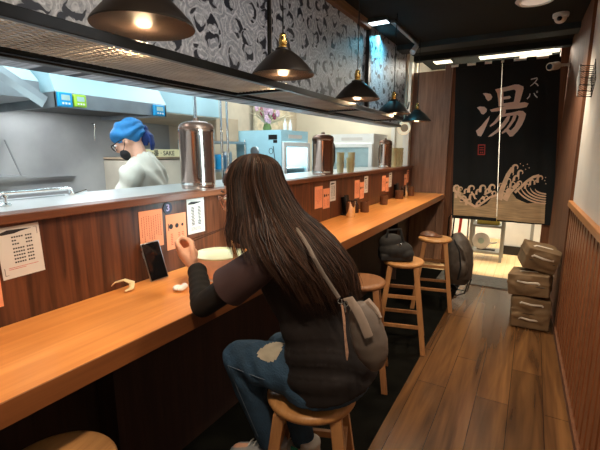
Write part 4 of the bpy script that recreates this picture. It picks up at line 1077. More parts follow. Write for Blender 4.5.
r = empty('sign_board', (-2.9, (a.y + b_.y) / 2, a.z), 'long cream shelf sign with dark lettering behind the worker', 'sign')
w_ = (b_.y - a.y) + .35
mb = MB().box(-.012, 0, -w_ / 2, w_ / 2, -.032, .036)
text_geo(mb, '一番 · SAKE', .058, lambda x, y, d_: Vector((d_, x - .05, y)), 1, .0012, .0005)
mb.build('board', [mat('pale_yellow_board', (.78, .72, .42), .6), M['ink']], r, smooth=False)
MB().box(-.40, -.012, -w_ / 2, w_ / 2, -.05, -.032).build('shelf_plank', M['card'], r, smooth=False)
MB().box(-.40, -.02, -w_ / 2, w_ / 2, -.54, -.06).build('cupboard', M['beige'], r, smooth=False, bevel=.004)
# round lamp fixed by the end post
a = on_x(404, 128, -1.38)
r = empty('wall_lamp', a, 'round cream lamp at the right end of the wire shelf', 'lamp')
r.rotation_euler.z = -.95
MB().tube([Vector((0, .062 * math.cos(t), .062 * math.sin(t))) for t in [i * 2 * PI / 20 for i in range(20)]], .020, 10, closed=True).build('ring', mat('cream_lamp_ring', (.85, .78, .6), .4, emit=(1, .85, .6), es=.35), r)
MB().tube([(0, 0, .06), (0, .05, .3)], .008, 8).build('stem', M['darkpaint'], r)
MB().lathe([(0, -.02), (.045, -.02), (.045, .02), (0, .02)], n=20, rot=Matrix.Rotation(PI / 2, 3, 'Y')).build('hub', M['card'], r)

# ---- kitchen worker
Kc = Vector((-2.225, 1.77, 0)); K = empty('person', Kc, 'kitchen worker in blue bandana, black mask and grey tee, head bowed', 'person')
yaw = math.radians(-28)   # body turned towards the range
def KP(f_, s_, z): # f forward (towards -x,-y), s to his left
    fx = Vector((-math.cos(.55), -math.sin(.55), 0)); sx_ = Vector((math.sin(.55), -math.cos(.55), 0))
    return fx * f_ + sx_ * s_ + Vector((0, 0, z))
kr = Matrix.Rotation(math.atan2(KP(1, 0, 0).y, KP(1, 0, 0).x), 3, 'Z') @ Matrix.Rotation(math.radians(30), 3, 'Y')
kh = KP(.07, 0, 1.572)
def kp(a, b, c): return kh + kr @ Vector((a, b, c))
bd = MB()
bd.ell(kp(-.01, 0, .02), (.094, .074, .086), 18, 12, rot=kr); bd.ell(kp(.030, 0, -.04), (.06, .056, .08), 16, 10, rot=kr)
bd.tube([kp(.085, 0, .012), kp(.104, 0, -.025), kp(.092, 0, -.04)], [.008, .013, .010], 8)
for s_ in (-1, 1): bd.ell(kp(-.005, s_ * .075, -.015), (.018, .008, .030), 10, 8, rot=kr)
capsule(bd, [kp(-.03, 0, -.05), KP(-.01, 0, 1.43)], [.042, .048])
bd.tube([KP(-.02, 0, .95), KP(-.02, 0, 1.12), KP(-.01, 0, 1.30), KP(-.01, 0, 1.40)], [(.10, .15), (.11, .14), (.12, .19), (.07, .12)], 18, up=KP(1, 0, 0))
for s_ in (-1, 1):
    sh_, el_, wr_ = KP(-.01, s_ * .19, 1.355), KP(.06, s_ * .25, 1.10), KP(.26, s_ * .17, .98)
    capsule(bd, [sh_, el_], [.052, .040]); capsule(bd, [el_, wr_], [.040, .027])
    d_ = (wr_ - el_).normalized(); bd.tube([wr_, wr_ + d_ * .05, wr_ + d_ * .09], [(.018, .028), (.015, .036), (.012, .034)], 10)
    for k in range(4):
        q = wr_ + d_ * .085 + KP(0, (-.026 + .017 * k), 0); bd.tube([q, q + d_ * (.035 + .004 * (k in (1, 2))), q + d_ * .05 + Vector((0, 0, -.025))], [.009, .0085, .007], 8)
    q = wr_ + d_ * .03; bd.tube([q, q + d_ * .03 + KP(0, -s_ * .03, 0), q + d_ * .06 + KP(0, -s_ * .035, -.01)], [.012, .010, .008], 8)
    hp_, kn_, an_ = KP(-.02, s_ * .09, .92), KP(.0, s_ * .10, .50), KP(-.03, s_ * .10, .08)
    capsule(bd, [hp_, kn_], [.085, .055]); capsule(bd, [kn_, kn_.lerp(an_, .3), an_], [.055, .055, .035]); capsule(bd, [an_ + Vector((0, 0, -.04)), an_ + KP(.14, 0, -.05)], [.032, .026])
link_mesh('body', remesh(bd, .007, 3), M['skin'], K)
ks = MB(); ks.tube([KP(-.02, 0, .90), KP(-.02, 0, 1.12), KP(-.015, 0, 1.28), KP(-.02, 0, 1.38), KP(-.015, 0, 1.45), KP(-.005, 0, 1.475)], [(.14, .19), (.14, .175), (.145, .205), (.120, .195), (.080, .110), (.060, .066)], 22, up=KP(1, 0, 0))
for s_ in (-1, 1): capsule(ks, [KP(-.01, s_ * .18, 1.36), KP(.03, s_ * .225, 1.20)], [.072, .068])
for k in range(5): ks.tube([KP(-.12 + .03 * k, -.14 + .02 * k, 1.36 - .01 * k), KP(-.155, -.06 + .05 * k, 1.22), KP(-.15, -.05 + .06 * k, 1.05)], [.006, .014, .008], 6)
wm_ = remesh(ks, .008, 3); nrm = [v.normal.copy() for v in wm_.vertices]
for v, n_ in zip(wm_.vertices, nrm):
    a_ = math.atan2(v.co.y, v.co.x); v.co += n_ * (.0055 * math.sin(9 * a_ + 22 * v.co.z + 2 * math.sin(14 * v.co.z)) + .004 * math.sin(40 * v.co.z + 3 * a_))
link_mesh('t_shirt', wm_, M['workshirt'], K)
kt = MB(); kt.tube([KP(-.02, 0, .84), KP(-.02, 0, .98)], [(.13, .18), (.12, .17)], 18, up=KP(1, 0, 0))
for s_ in (-1, 1): capsule(kt, [KP(-.02, s_ * .09, .90), KP(.0, s_ * .10, .50), KP(-.03, s_ * .10, .10)], [.10, .075, .055])
link_mesh('trousers', remesh(kt, .01, 3), M['trousers'], K)
kb = MB(); kb.ell(kp(-.022, 0, .036), (.112, .092, .088), 22, 14, rot=kr); 
for k in range(5): kb.tube([kp(.085, -.03, .022 + .016 * k), kp(.02, -.092 + .006 * k, .020 + .020 * k), kp(-.10, -.062, -.005 + .016 * k)], .009, 8)
bm_ = remesh(kb, .005, 2); nrm = [v.normal.copy() for v in bm_.vertices]; kk = kp(-.10, -.04, .01)
for v, n_ in zip(bm_.vertices, nrm):   # gathers running to the knot at the back
    q = kr.inverted() @ (v.co - kk); v.co += n_ * (.0050 * math.sin(13 * math.atan2(q.z, abs(q.x) + abs(q.y) * .5 + .02) + 1.5 * math.sin(q.x * 30)))
link_mesh('bandana', bm_, M['bandana'], K)
mb = MB()
for s_ in (-1, 1): mb.tube([kp(.045, s_ * .058, -.055), kp(.015, s_ * .076, -.035), kp(-.008, s_ * .082, -.010)], .0025, 5)
mb.build('mask_loops', M['mask'], K)
kb = MB(); kb.ell(kp(-.108, -.040, .012), (.034, .026, .036), 12, 8, rot=kr); kw = kp(-.115, -.03, .0)
kb.tube([kw, kw + KP(-.035, .0, -.03), kw + KP(-.045, .0, -.085), kw + KP(-.040, .0, -.125)], [(.014, .022), (.016, .036), (.012, .040), (.005, .028)], 10)
kb.tube([kw, kw + KP(-.005, .02, -.04), kw + KP(.0, .02, -.095)], [(.012, .02), (.016, .030), (.006, .022)], 10)
link_mesh('bandana_knot', remesh(kb, .005, 2), M['bandana_dark'], K)
km = MB(); km.ell(kp(.050, 0, -.070), (.048, .0595, .044), 16, 12, rot=kr); km.build('face_mask', M['mask'], K)
kg = MB()
for s_ in (-1, 1):
    kg.tube([kp(.098, s_ * (.034 + .028 * math.cos(a)), -.006 + .022 * math.sin(a)) for a in [2 * PI * i / 16 for i in range(16)]], .003, 6, closed=True)
    kg.tube([kp(.096, s_ * .060, .004), kp(.04, s_ * .080, .004), kp(-.01, s_ * .083, .0)], .0028, 6)
kg.build('glasses', M['darkpaint'], K)
MB().ell(kp(.082, -.030, 0), (.006, .011, .006)).ell(kp(.082, .030, 0), (.006, .011, .006)).build('eyes', M['white'], K)
kh_ = MB(); kh_.tube([kp(-.01, -.078, .01), kp(-.045, -.070, -.02), kp(-.085, -.045, -.03)], [.008, .014, .010], 8); kh_.build('hair', M['hair'], K)

# ================================================================== FAR END OF THE CORRIDOR
YC = 5.46
def CX(u, v=140): return on_y(u, 140 + .6 * (v - 140), YC).x
def CZ(v): return 2.515 - (v - 64.) / (221 - 64.) * (2.515 - .635)
r = empty('noren_curtain', (0, YC, 0), 'black split shop curtain with a large pale character and tan waves', 'curtain')
MB().tube([(-.99, 0, 2.53), (.14, 0, 2.53)], .014, 12).build('rod', M['white'], r)
def fold(x): return .010 * math.sin(x * 17) + .004 * math.sin(x * 41 + 1)
def sheet_panel(u0, u1):
    mb = MB(); n = 60; k = 4; vs = []; fs = []
    for s_ in (0, 1):
        for i in range(n + 1):
            u_ = u0 + (u1 - u0) * i / n
            for j in range(k + 1): z = 2.52 + (CZ(220.5) - 2.52) * j / k; x = CX(u_, 64 + 156.5 * j / k); vs.append((x, fold(u_ * .011) * j / k - .0015 + .003 * s_, z))
    g = (n + 1) * (k + 1)
    for i in range(n):
        for j in range(k):
            a = i * (k + 1) + j; fs.append((a, a + 1, a + k + 2, a + k + 1)); fs.append((g + a, g + a + k + 1, g + a + k + 2, g + a + 1))
    for i in range(n):
        for j in (0, k): a = i * (k + 1) + j; fs.append((a, a + k + 1, g + a + k + 1, g + a))
    for j in range(k):
        for i in (0, n): a = i * (k + 1) + j; fs.append((a, g + a, g + a + 1, a + 1))
    mb.add(vs, fs, 0); return mb
def PF(u, v, d_):  # photo-like layout on the cloth
    x = CX(u, v); z = CZ(v); t = (2.52 - z) / (2.52 - CZ(220.5)); return Vector((x, fold(u * .011) * t - .0022 - d_, z))
lp_, rp_ = sheet_panel(454, 499.3), sheet_panel(499.9, 557)
def clip_poly(poly, ucut, keep_left):
    out = []
    n = len(poly)
    for i in range(n):
        a, b = poly[i], poly[(i + 1) % n]; ia = (a[0] <= ucut) == keep_left; ib = (b[0] <= ucut) == keep_left
        if ia: out.append(a)
        if ia != ib: t = (ucut - a[0]) / (b[0] - a[0]); out.append((ucut, a[1] + t * (b[1] - a[1])))
    return out
import mathutils.geometry as mg
def decal(poly, m, d_=.0006):
    ua, ub = min(p[0] for p in poly), max(p[0] for p in poly)
    for mb, lo, hi in ((lp_, 454.4, 499.2), (rp_, 500.0, 556.8)):
        a, b = max(ua, lo), min(ub, hi)
        if b - a < .01: continue
        k = max(1, int((b - a) / 1.5 + .99))
        for c in range(k):
            u0, u1 = a + (b - a) * c / k, a + (b - a) * (c + 1) / k
            q = clip_poly(clip_poly(poly, u1, True), u0, False)
            if len(q) < 3: continue
            tri = mg.tessellate_polygon([[Vector((x, y, 0)) for x, y in q]])
            fs = []
            for t in tri:
                p0, p1, p2 = (q[z] for z in t)
                ar = (p1[0] - p0[0]) * (p2[1] - p0[1]) - (p2[0] - p0[0]) * (p1[1] - p0[1])
                if abs(ar) < 1e-5: continue
                fs.append(tuple(t) if ar > 0 else tuple(reversed(t)))
            if fs: mb.add([PF(x, y, d_) for x, y in q], fs, m)
def ribbon(pts, ws, m, d_=.0008):
    n = len(pts); Lp, Rp = [], []
    for i in range(n):
        a = pts[max(i - 1, 0)]; b = pts[min(i + 1, n - 1)]; dx, dy = b[0] - a[0], b[1] - a[1]; l_ = math.hypot(dx, dy) or 1
        w_ = ws[i] / 2; Lp.append((pts[i][0] - dy / l_ * w_, pts[i][1] + dx / l_ * w_)); Rp.append((pts[i][0] + dy / l_ * w_, pts[i][1] - dx / l_ * w_))
    for i in range(n - 1): decal([Lp[i], Lp[i + 1], Rp[i + 1], Rp[i]], m, d_)
# the character, brush strokes traced as outlines (crop scale 5.625 from 470,80)
def G(l): return [(470 + a / 5.625, 80 + b / 5.625) for a, b in l]
strokes = [
    [(64, 66), (80, 65), (108, 72), (118, 88), (112, 102), (96, 110), (84, 98), (76, 80)],
    [(34, 142), (48, 137), (76, 140), (90, 154), (88, 168), (72, 182), (60, 178), (50, 160)],
    [(108, 190), (104, 210), (88, 250), (74, 282), (62, 304), (44, 300), (32, 272), (44, 262), (64, 242), (88, 212)],
    [(132, 50), (150, 46), (178, 60), (182, 130), (186, 140), (154, 142), (150, 100), (144, 70)],   # left post of the sun box
    [(134, 48), (200, 38), (240, 30), (262, 32), (288, 44), (290, 54), (278, 70), (250, 66), (238, 56), (178, 64)],
    [(288, 44), (290, 56), (276, 110), (268, 136), (236, 134), (242, 100), (248, 60)],
    [(180, 92), (214, 88), (222, 96), (214, 104), (180, 106)],
    [(168, 128), (250, 120), (262, 136), (240, 142), (168, 142)],
    [(106, 158), (140, 150), (220, 138), (268, 128), (300, 126), (322, 134), (312, 152), (270, 158), (200, 160), (150, 168), (116, 170)],
    [(180, 160), (196, 162), (196, 176), (170, 206), (146, 232), (128, 244), (112, 252), (108, 246), (134, 222), (158, 190)],
    [(160, 186), (230, 178), (270, 170), (292, 172), (310, 188), (304, 214), (290, 246), (266, 280), (240, 306), (224, 308), (206, 286), (192, 268), (206, 262), (228, 274), (248, 254), (264, 222), (270, 200), (262, 192), (200, 196), (160, 204)],
    [(206, 196), (222, 196), (214, 222), (190, 254), (160, 280), (122, 304), (102, 308), (110, 298), (150, 266), (184, 226)],
    [(240, 192), (258, 194), (250, 218), (226, 252), (204, 280), (180, 292), (176, 286), (204, 258), (228, 222)]]
for s_ in strokes: decal(G(s_), 2)
# スパ
def T(l): return [(470 + a / 6.43, 60 + b / 6.43) for a, b in l]
for pts in ([(375, 140), (414, 134), (416, 140), (404, 156), (388, 170), (372, 180)], [(398, 160), (414, 170), (424, 182)], [(374, 224), (370, 240), (356, 254)], [(398, 222), (408, 238), (422, 250)]):
    ribbon(T(pts), [.9, 1.1, 1.1, 1.0, .8, .5][:len(pts)], 3)
ribbon([(470 + (418 + 5 * math.cos(a)) / 6.43, 60 + (216 + 5 * math.sin(a)) / 6.43) for a in [i * PI / 5 for i in range(11)]], [.45] * 11, 3)
# red seal
sq = lambda u0, v0, u1, v1: [(u0, v0), (u1, v0), (u1, v1), (u0, v1)]
for q in ((478.2, 142.2, 485.6, 143.2), (478.2, 151.8, 485.6, 152.8), (478.2, 142.2, 479.1, 152.8), (484.7, 142.2, 485.6, 152.8), (479.8, 145, 484, 145.8), (479.8, 147.2, 484, 148), (480.5, 149.6, 481.8, 151), (482.4, 149.6, 483.7, 151)): decal(sq(*q), 4)
# wave prints: tan water below, rolling crests above
decal([(455.5, 192), (458, 186), (462, 188), (466, 196), (470, 199), (476, 205), (483, 206), (489, 203), (494, 196), (499.2, 193), (499.2, 217), (455.5, 217)], 5, .0006)
decal([(500, 192), (504, 186), (508, 188), (514, 190), (519, 196), (530, 200), (548.5, 198), (548.5, 219.3), (500, 218.8)], 5, .0006)
def band(pts, w0, m, d_=.0012, w1=None):
    n_ = len(pts); ribbon(pts, [w0 + ((w1 or w0) - w0) * k / (n_ - 1) for k in range(n_)], m, d_)
# left: rows of foam, each a fat hooked crest
def crest(cx, cy, R_, flip=1, m=1):
    pts = [(cx - flip * R_ * 1.1, cy + R_ * 1.5), (cx - flip * R_ * 1.05, cy + R_ * .3)]
    ws = [R_ * 1.0, R_ * .95]
    for k in range(8):
        a = PI + k / 7 * 3.9; q = R_ * (1 - .05 * k); pts.append((cx + flip * q * math.cos(a), cy + q * math.sin(a))); ws.append(R_ * (.85 - .085 * k))
    ribbon(pts, ws, m, .0012)
for (cx, cy, R_) in ((458.5, 187.5, 2.9), (462.3, 188.5, 2.2), (460.5, 194.5, 2.6), (473.5, 187.5, 3.1), (468.5, 190.5, 2.2), (466.0, 198.5, 2.8), (474.5, 195.5, 2.6), (471, 201.5, 2.7), (485, 186.5, 3.0), (480.5, 190.5, 2.3), (494.5, 185.5, 3.1), (490, 189.5, 2.4), (481.5, 203.5, 2.6), (488.5, 197.0, 2.5), (496.5, 191.5, 2.3)): crest(cx, cy, R_)
band([(456, 190), (462, 197), (470, 203), (478, 207)], 2.4, 1); band([(480, 206), (486, 201), (492, 196), (499, 193)], 2.2, 1)
band([(473, 191), (477, 198), (481, 201), (487, 193), (494, 189)], 1.8, 1)
for (u_, v_) in ((464, 191.5), (478.5, 199.5), (486, 194.5), (492.5, 193.0), (468, 194.2), (484, 199.5), (463.5, 200.5)):
    decal([(u_ + 1.5 * math.cos(a) * 1.2, v_ + 1.0 * math.sin(a + .4)) for a in [i_ * PI / 4 for i_ in range(8)]], 0, .0018)
# right: the tall breaker built of overlapping foam
band([(501.5, 198), (503.5, 189), (506.5, 180), (509.5, 172), (513.5, 165.5)], 6.0, 1, .0010, 3.4)
band([(507, 198), (511, 190), (516, 185), (521, 180)], 6.0, 1, .0010, 3.5)
for (cx, cy, R_) in ((517, 165, 3.0), (522.5, 170.0, 2.6), (513, 171.5, 2.6), (518.5, 175.5, 2.8), (510.5, 178.5, 2.6), (515, 181.5, 2.6), (507.5, 184.5, 2.6), (522, 180.5, 2.5), (511.5, 188.5, 2.6), (505.5, 192.5, 2.4), (502.8, 182.5, 1.6)): crest(cx, cy, R_)
for (u_, v_) in ((511.5, 175), (516.5, 178.8), (509, 183), (513.8, 185.6), (507, 189.5), (516.5, 171)):
    decal([(u_ + 1.3 * math.cos(a), v_ + .7 * math.sin(a + .4)) for a in [i_ * PI / 4 for i_ in range(8)]], 0, .0018)
# second, lower breaker to the right
band([(517, 190), (523, 184), (529, 178), (535, 173.8), (541, 172.2)], 2.6, 1, .0010)
for (cx, cy, R_) in ((542.5, 175, 2.8), (534.5, 178.5, 2.3), (529.5, 182.5, 2.1), (538.5, 178.5, 1.8)): crest(cx, cy, R_)
# concentric sweeping lines under it
for k in range(5):
    pts = []
    for t in range(13):
        a = PI * .97 - t / 12 * PI * .56
        pts.append((548.4 - (31 - 4.6 * k) * 0 + (31 - 5.0 * k) * math.cos(a), 180 + 1.2 * k + (19.5 - 3.6 * k) * math.sin(a)))
    pts = [(min(x, 548.4), y) for x, y in pts]
    ribbon(pts, [.5 + 1.0 * min(1, t / 4) for t in range(13)], 1, .0012)
for (u_, v_) in ((524.5, 163), (527, 166.5), (530.5, 165), (528.5, 161.5), (546.8, 177), (548, 180), (521.5, 161.2), (547.5, 174)):
    decal([(u_ + .6 * math.cos(a), v_ + .6 * math.sin(a)) for a in [i_ * PI / 3 for i_ in range(6)]], 1, .0012)
mats5 = [M['noren'], M['tan'], M['pinktan'], M['white'], M['print_red'], M['stripe']]
lp_.build('left_panel', mats5, r, smooth=True); rp_.build('right_panel', mats5, r, smooth=True)
for u_ in (461, 478, 494, 506, 528, 550): MB().box(CX(u_, 64) - .05, CX(u_, 64) + .05, -.018, .018, 2.49, 2.546).build('loop', M['noren'], r, bevel=.005)

# lobby: shelf rack with tray, disc and papers
r = empty('storage_rack', (-.47, 5.98, 0), 'grey steel storage rack seen under the left half of the curtain', 'rack')
for x_ in (-.20, .19):
    for y_ in (-.04, .26): MB().box(x_ - .018, x_ + .018, y_ - .015, y_ + .015, 0, 1.2).build('post', M['rackgrey'], r, smooth=False)
for z_ in (.10, .47, .95): MB().box(-.20, .19, -.04, .26, z_, z_ + .03).build('shelf_board', M['rackgrey'], r, smooth=False)
tr = tag(MB().box(-.15, .13, -.10, .10, 0, .012).box(-.15, .13, -.10, -.09, 0, .09).box(-.15, .13, .09, .10, 0, .09).box(-.15, -.14, -.10, .10, 0, .09).box(.12, .13, -.10, .10, 0, .09).build('tray', M['yellow'], loc=(-.46, 6.10, .501), smooth=False), 'yellow plastic tray on the storage rack', 'tray')
pf = MB()
for k in range(5): pf.obox((.01 * k - .02, 0, .004 + .012 * k), (.22 - .01 * k, .15, .010), Matrix.Rotation(.08 * k - .1, 3, 'Z'), k % 2)
tag(pf.build('paper_stack', [M['paper_white'], M['mat']], loc=(-.46, 6.10, .515), smooth=False), 'loose stack of papers in the yellow tray', 'papers')
r = empty('electric_fan', (-.50, 6.08, .131), 'white round appliance on the lower shelf of the storage rack', 'appliance')
MB().lathe([(0, 0), (.09, 0), (.11, .02), (.115, .05), (.09, .065), (.03, .07), (0, .07)], c=(-.04, -.01, .12), n=28, rot=Matrix.Rotation(PI / 2 - .2, 3, 'X')).build('round_housing', M['white'], r)
MB().lathe([(0, 0), (.04, 0), (.04, .006), (0, .006)], c=(-.04, -.085, .135), n=20, rot=Matrix.Rotation(PI / 2 - .2, 3, 'X')).build('hub', M['lcd'], r)
MB().box(-.09, .14, -.03, .06, 0, .012).build('base', M['darkpaint'], r)
mb = MB(); mb.tube([(.04, 0, .10), (.10, 0, .10), (.16, -.01, .115)], [.014, .012, .010], 8); mb.build('grip', M['white'], r)
# broom and red pole left of the rack
for (x_, m_, lab, nm) in ((-.84, M['red'], 'red broom handle leaning at the left edge of the doorway', 'broom'), (-.715, M['rackgrey'], 'grey mop handle leaning beside the red broom', 'mop')):
    q = empty(nm, (x_, 5.95, 0), lab, nm)
    MB().tube([(0, 0, .1), (.05 if m_ is M['red'] else -.01, .10, 1.3)], .02 if m_ is M['red'] else .012, 10).build('handle', m_, q)
    MB().hexa([(-.06, -.03, 0), (.06, -.03, 0), (.06, .03, 0), (-.06, .03, 0)], [(-.03, -.015, .13), (.03, -.015, .13), (.03, .015, .13), (-.03, .015, .13)]).build('head', M['blackcloth'] if nm == 'broom' else M['tissue'], q)
# outdoor chair/rail legs in front of the lobby window
r = empty('folding_chair', (.40, 7.2, 0), 'grey metal chair standing before the bright lobby window', 'chair')
for x_ in (-.12, .12):
    for k_ in (-1, 1): MB().tube([(x_ + .04 * k_, .12 * k_, 0), (x_, .05 * k_, .45), (x_ - .03, .12 * k_ if k_ > 0 else .05, .80 if k_ > 0 else .46)], .014, 8).build('leg', M['rackgrey'], r)
MB().box(-.17, .17, -.16, .16, .44, .47).build('seat', M['rackgrey'], r, bevel=.01)
MB().box(-.18, .14, .10, .125, .68, .84).build('backrest', M['rackgrey'], r, bevel=.008)
# door mat
r = tag(MB().box(-.88, .20, 4.76, 5.16, .0005, .012).build('door_mat', M['mat'], smooth=False, bevel=.003), 'grey ribbed door mat in front of the curtain', 'mat')

# ---- three stacked khaki canvas bags
def canvas_bag(loc, size, rz, lab, tilt=(0, 0), two=False):
    r = empty('canvas_bag', loc, lab, 'bag', 'khaki canvas bags stacked against the right wall'); r.rotation_euler = (tilt[0], tilt[1], rz)
    sx_, sy_, sz_ = size
    mb = MB(); nx = 12; vs = []
    rb = MB(); rb.box(-sx_ / 2, sx_ / 2, -sy_ / 2, sy_ / 2, .004, sz_)
    for k in range(5):
        a = random.Random(lab + str(k)); rb.ell((a.uniform(-.3, .3) * sx_, -sy_ / 2, a.uniform(.3, .8) * sz_), (.07, .02, .03), 10, 6, rot=Matrix.Rotation(a.uniform(-.5, .5), 3, 'Y'))
        rb.ell((a.uniform(-.3, .3) * sx_, a.uniform(-.3, .3) * sy_, sz_), (.08, .06, .016), 10, 6)
    rb.box(-sx_ / 2 - .006, sx_ / 2 + .006, -sy_ / 2 - .006, sy_ / 2 + .006, sz_ * .60, sz_ * .64)
    link_mesh('bag_body', remesh(rb, .010, 5), M['khaki'], r)
    for zz, yy in (((.70, -1),) if not two else ((.36, -1), (.86, -1))):
        y_ = -sy_ / 2 - .012
        mb = MB(); mb.tube([(-.085, y_ + .010, sz_ * zz - .012), (-.075, y_, sz_ * zz + .004), (0, y_ - .006, sz_ * zz - .006), (.075, y_, sz_ * zz - .002), (.085, y_ + .010, sz_ * zz - .016)], [(.004, .009)] * 5, 8, up=(0, -1, 0))
        mb.build('handle', M['webbing'], r)
    mb = MB(); mb.tube([(-sx_ * .4, -sy_ / 2 - .006, sz_ * .5), (0, -sy_ / 2 - .010, sz_ * .53), (sx_ * .4, -sy_ / 2 - .006, sz_ * .5)], .003, 6); mb.build('zip', M['darkpaint'], r)
    if not two:
        mb = MB(); mb.tube([(-.08, -sy_ * .25, sz_ + .004), (-.06, -sy_ * .22, sz_ + .014), (.06, -sy_ * .22, sz_ + .014), (.08, -sy_ * .25, sz_ + .004)], [(.004, .009)] * 4, 8, up=(0, 0, 1)); mb.build('top_strap', M['webbing'], r)
canvas_bag((.085, 3.88, .0), (.29, .27, .27), .05, 'lowest khaki canvas bag with two pale handles, standing on the floor', two=True)
canvas_bag((.075, 3.88, .286), (.31, .28, .19), -.12, 'middle khaki canvas bag of the stack against the right wall', tilt=(.0, -.08))
canvas_bag((.085, 3.92, .512), (.25, .26, .19), .22, 'topmost khaki canvas bag, tilted on the stack', tilt=(.10, .22))

# ---- trolley bag by the far stool
r = empty('trolley_bag', (-.575, 4.28, 0), 'bulging grey-brown wheeled bag behind the farthest stool', 'bag'); r.rotation_euler.z = -.25; r.scale = (.88, .88, .86)
rb = MB(); rb.tube([(0, 0, .17), (0, 0, .26), (-.005, 0, .42), (-.01, 0, .58), (-.03, 0, .70), (-.05, 0, .78)], [(.10, .09), (.155, .13), (.165, .15), (.15, .14), (.11, .11), (.05, .06)], 18, up=(1, 0, 0))
rb.ell((.05, -.10, .38), (.09, .06, .12)); rb.tube([(-.02, -.10, .70), (.08, -.12, .62), (.13, -.10, .45)], .014, 8)
link_mesh('bag_body', remesh(rb, .010, 3), M['greybrown'], r)
mb = MB(); mb.tube([(-.10, -.09, .05), (-.12, -.10, .6), (-.11, -.10, .98), (-.08, -.10, 1.02), (-.05, -.10, .98), (-.06, -.10, .75)], .009, 8)
mb.tube([(-.10, -.09, .05), (.06, -.12, .06), (.13, -.10, .10), (.14, -.04, .24)], .008, 8); mb.tube([(-.10, .09, .05), (.08, .10, .06), (.14, .04, .24)], .008, 8); mb.tube([(-.10, -.09, .05), (-.10, .09, .05)], .008, 8)
mb.build('frame', M['blackmetal'], r)
for s_ in (-1, 1): MB().lathe([(0, -.012), (.045, -.012), (.05, -.006), (.05, .006), (.045, .012), (0, .012)], c=(-.10, s_ * .11, .052), n=20, rot=Matrix.Rotation(PI / 2, 3, 'X')).build('wheel', M['blackcloth'], r)
mb = MB(); mb.tube([(-.03, -.11, .72), (.06, -.16, .60), (.09, -.165, .42), (.06, -.15, .26)], [(.003, .010)] * 4, 6, up=(0, -1, 0)); mb.build('shoulder_strap', M['blackcloth'], r)

# ---- black handbag on the third stool
r = empty('handbag', (-.86, 2.95, .681), 'soft black handbag slumped on a stool, silver clasp', 'bag'); r.rotation_euler.z = .5
rb = MB(); rb.ell((0, 0, .075), (.135, .10, .075)); rb.ell((-.03, .0, .13), (.10, .07, .07)); rb.ell((.07, -.02, .05), (.07, .08, .05)); rb.box(-.12, .12, -.08, .08, .004, .05)
link_mesh('bag_body', remesh(rb, .007, 3), M['blackcloth'], r)
MB().tube([(-.08, -.03, .15), (-.07, -.05, .235), (.02, -.05, .245), (.05, -.04, .14)], [(.004, .010)] * 4, 8, up=(0, -1, 0)).build('handle', M['blackcloth'], r)
MB().tube([(.0, -.085, .135), (.012, -.10, .125), (.024, -.088, .145)], .004, 6).build('clasp', M['chrome'], r)
# ---- brown cap on the farthest stool
r = empty('folded_cap', (-.83, 3.98, .681), 'low brown folded cap lying on the farthest stool', 'cap')
MB().lathe([(0, 0), (.085, 0), (.09, .008), (.07, .03), (.03, .042), (0, .044)], n=24, sx=1, sy=.8).build('crown', M['darkwoodcup'], r)
MB().lathe([(0, 0), (.07, 0), (.07, .006), (0, .007)], c=(.06, 0, .001), n=20, sx=1, sy=.8).build('brim', M['darkwoodcup'], r)

# ================================================================== CEILING AND WALL FITTINGS
# dome camera
p = Vector((.085, 4.40, 2.64))
r = empty('dome_camera', (.085, 4.25, 2.64), 'white dome security camera with a black lens under the ceiling', 'camera')
MB().lathe([(0, 0), (.060, 0), (.062, -.012), (.058, -.030), (.050, -.034)], n=28).build('base', M['white'], r)
MB().ell((0, 0, -.034), (.048, .048, .046), 20, 12).build('ball', M['white'], r)
MB().ell((-.008, -.040, -.048), (.020, .016, .020), 14, 8).build('lens', M['phone_black'], r)
# bullet camera by the curtain
a = on_y(554, 66, 5.15)
r = empty('bullet_camera', a, 'white bullet security camera at the right end of the curtain rod', 'camera')
rot = Matrix.Rotation(PI / 2, 3, 'X') @ Matrix.Rotation(-.5, 3, 'Y')
d = Vector((.55, .8, .18)).normalized()
MB().tube([-d * .07, d * .06, d * .075], [.040, .040, .030], 18).build('housing', M['white'], r)
MB().tube([-d * .076, -d * .069], [.028, .030], 16).build('lens', M['phone_black'], r)
MB().tube([d * .04, Vector((.12, .1, .02)), Vector((RW(5.3) - a.x, .12, .02))], [.018, .014, .022], 10).build('mount', M['white'], r)
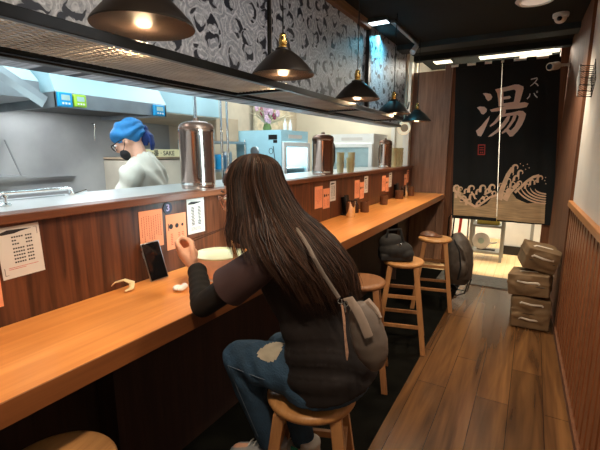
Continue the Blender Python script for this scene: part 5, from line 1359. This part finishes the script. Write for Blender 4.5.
# round ceiling lamp
r = empty('ceiling_light', (-.10, 3.76, 2.64), 'round white-rimmed ceiling lamp at the top edge of the photo', 'ceiling light')
MB().lathe([(0, 0), (.135, 0), (.14, -.008), (.125, -.022), (.105, -.024), (.10, -.014), (0, -.014)], n=36).build('rim', M['white'], r)
MB().lathe([(0, -.013), (.099, -.013), (.099, -.016), (0, -.017)], n=30).build('diffuser', mat('dim_diffuser', (.7, .65, .6), .6, emit=(1, .85, .7), es=.25), r)
# light box and track by the wallpaper corner
a = Vector((-1.33, 3.60, 2.625))
r = empty('strip_light', (-1.29, 3.62, 2.638), 'small bright white light box above the cyan-lit wallpaper corner', 'light')
MB().box(-.085, .085, -.05, .05, -.03, 0).build('housing', M['beam'], r, smooth=False)
MB().box(-.08, .08, -.045, .045, -.034, -.03).build('diffuser', mat('bright_face', (1, 1, 1), .5, emit=(.8, .95, 1), es=2.5), r, smooth=False)
_c = light('AREA', 'cyan_wall_light', (-1.34, 3.98, 2.59), 5.5, (.16, .75, 1.0), .04, .40, aim=(-1.44, 4.0, 2.05)); _c.data.spread = 2.8
r = empty('lamp_track', (-1.19, 4.15, 2.638), 'grey ceiling track with a small spotlight', 'light')
MB().box(-.018, .018, -.46, .40, -.028, 0).build('rail', M['steel'], r, smooth=False, bevel=.003)
MB().tube([(0, .33, -.028), (0, .33, -.06)], .008, 8).build('arm', M['white'], r)
MB().tube([(.0, .37, -.05), (-.01, .31, -.10), (-.015, .29, -.12)], [.026, .028, .032], 14).build('spot_head', M['white'], r)
# card rack on the grey wall
Yr = 3.50; r = empty('card_rack', (RW(Yr) + .021, Yr, 2.0), 'small tilted black wire card rack on the grey wall', 'rack'); r.rotation_euler = (.85, 0, .0255)
mb = MB()
mb.box(-.004, 0, -.10, .10, -.09, -.080).box(-.004, 0, -.10, .10, .06, .068)
for k in range(5): yy = -.10 + .0475 * k; mb.box(-.003, 0, yy, yy + .006, -.09, .068)
mb.build('back_grid', M['blackmetal'], r, smooth=False)
mb = MB()
for row in range(3):
    z_ = -.085 + .05 * row
    mb.tube([(-.002, -.10, z_), (-.085, -.10, z_ + .012), (-.085, .095, z_ + .012), (-.002, .095, z_)], .0032, 6)
    for k in range(9): yy = -.09 + .022 * k; mb.tube([(-.002, yy, z_ - .004), (-.045, yy, z_ - .006), (-.084, yy, z_ + .03)], .002, 5)
mb.build('wire_pockets', M['blackmetal'], r)
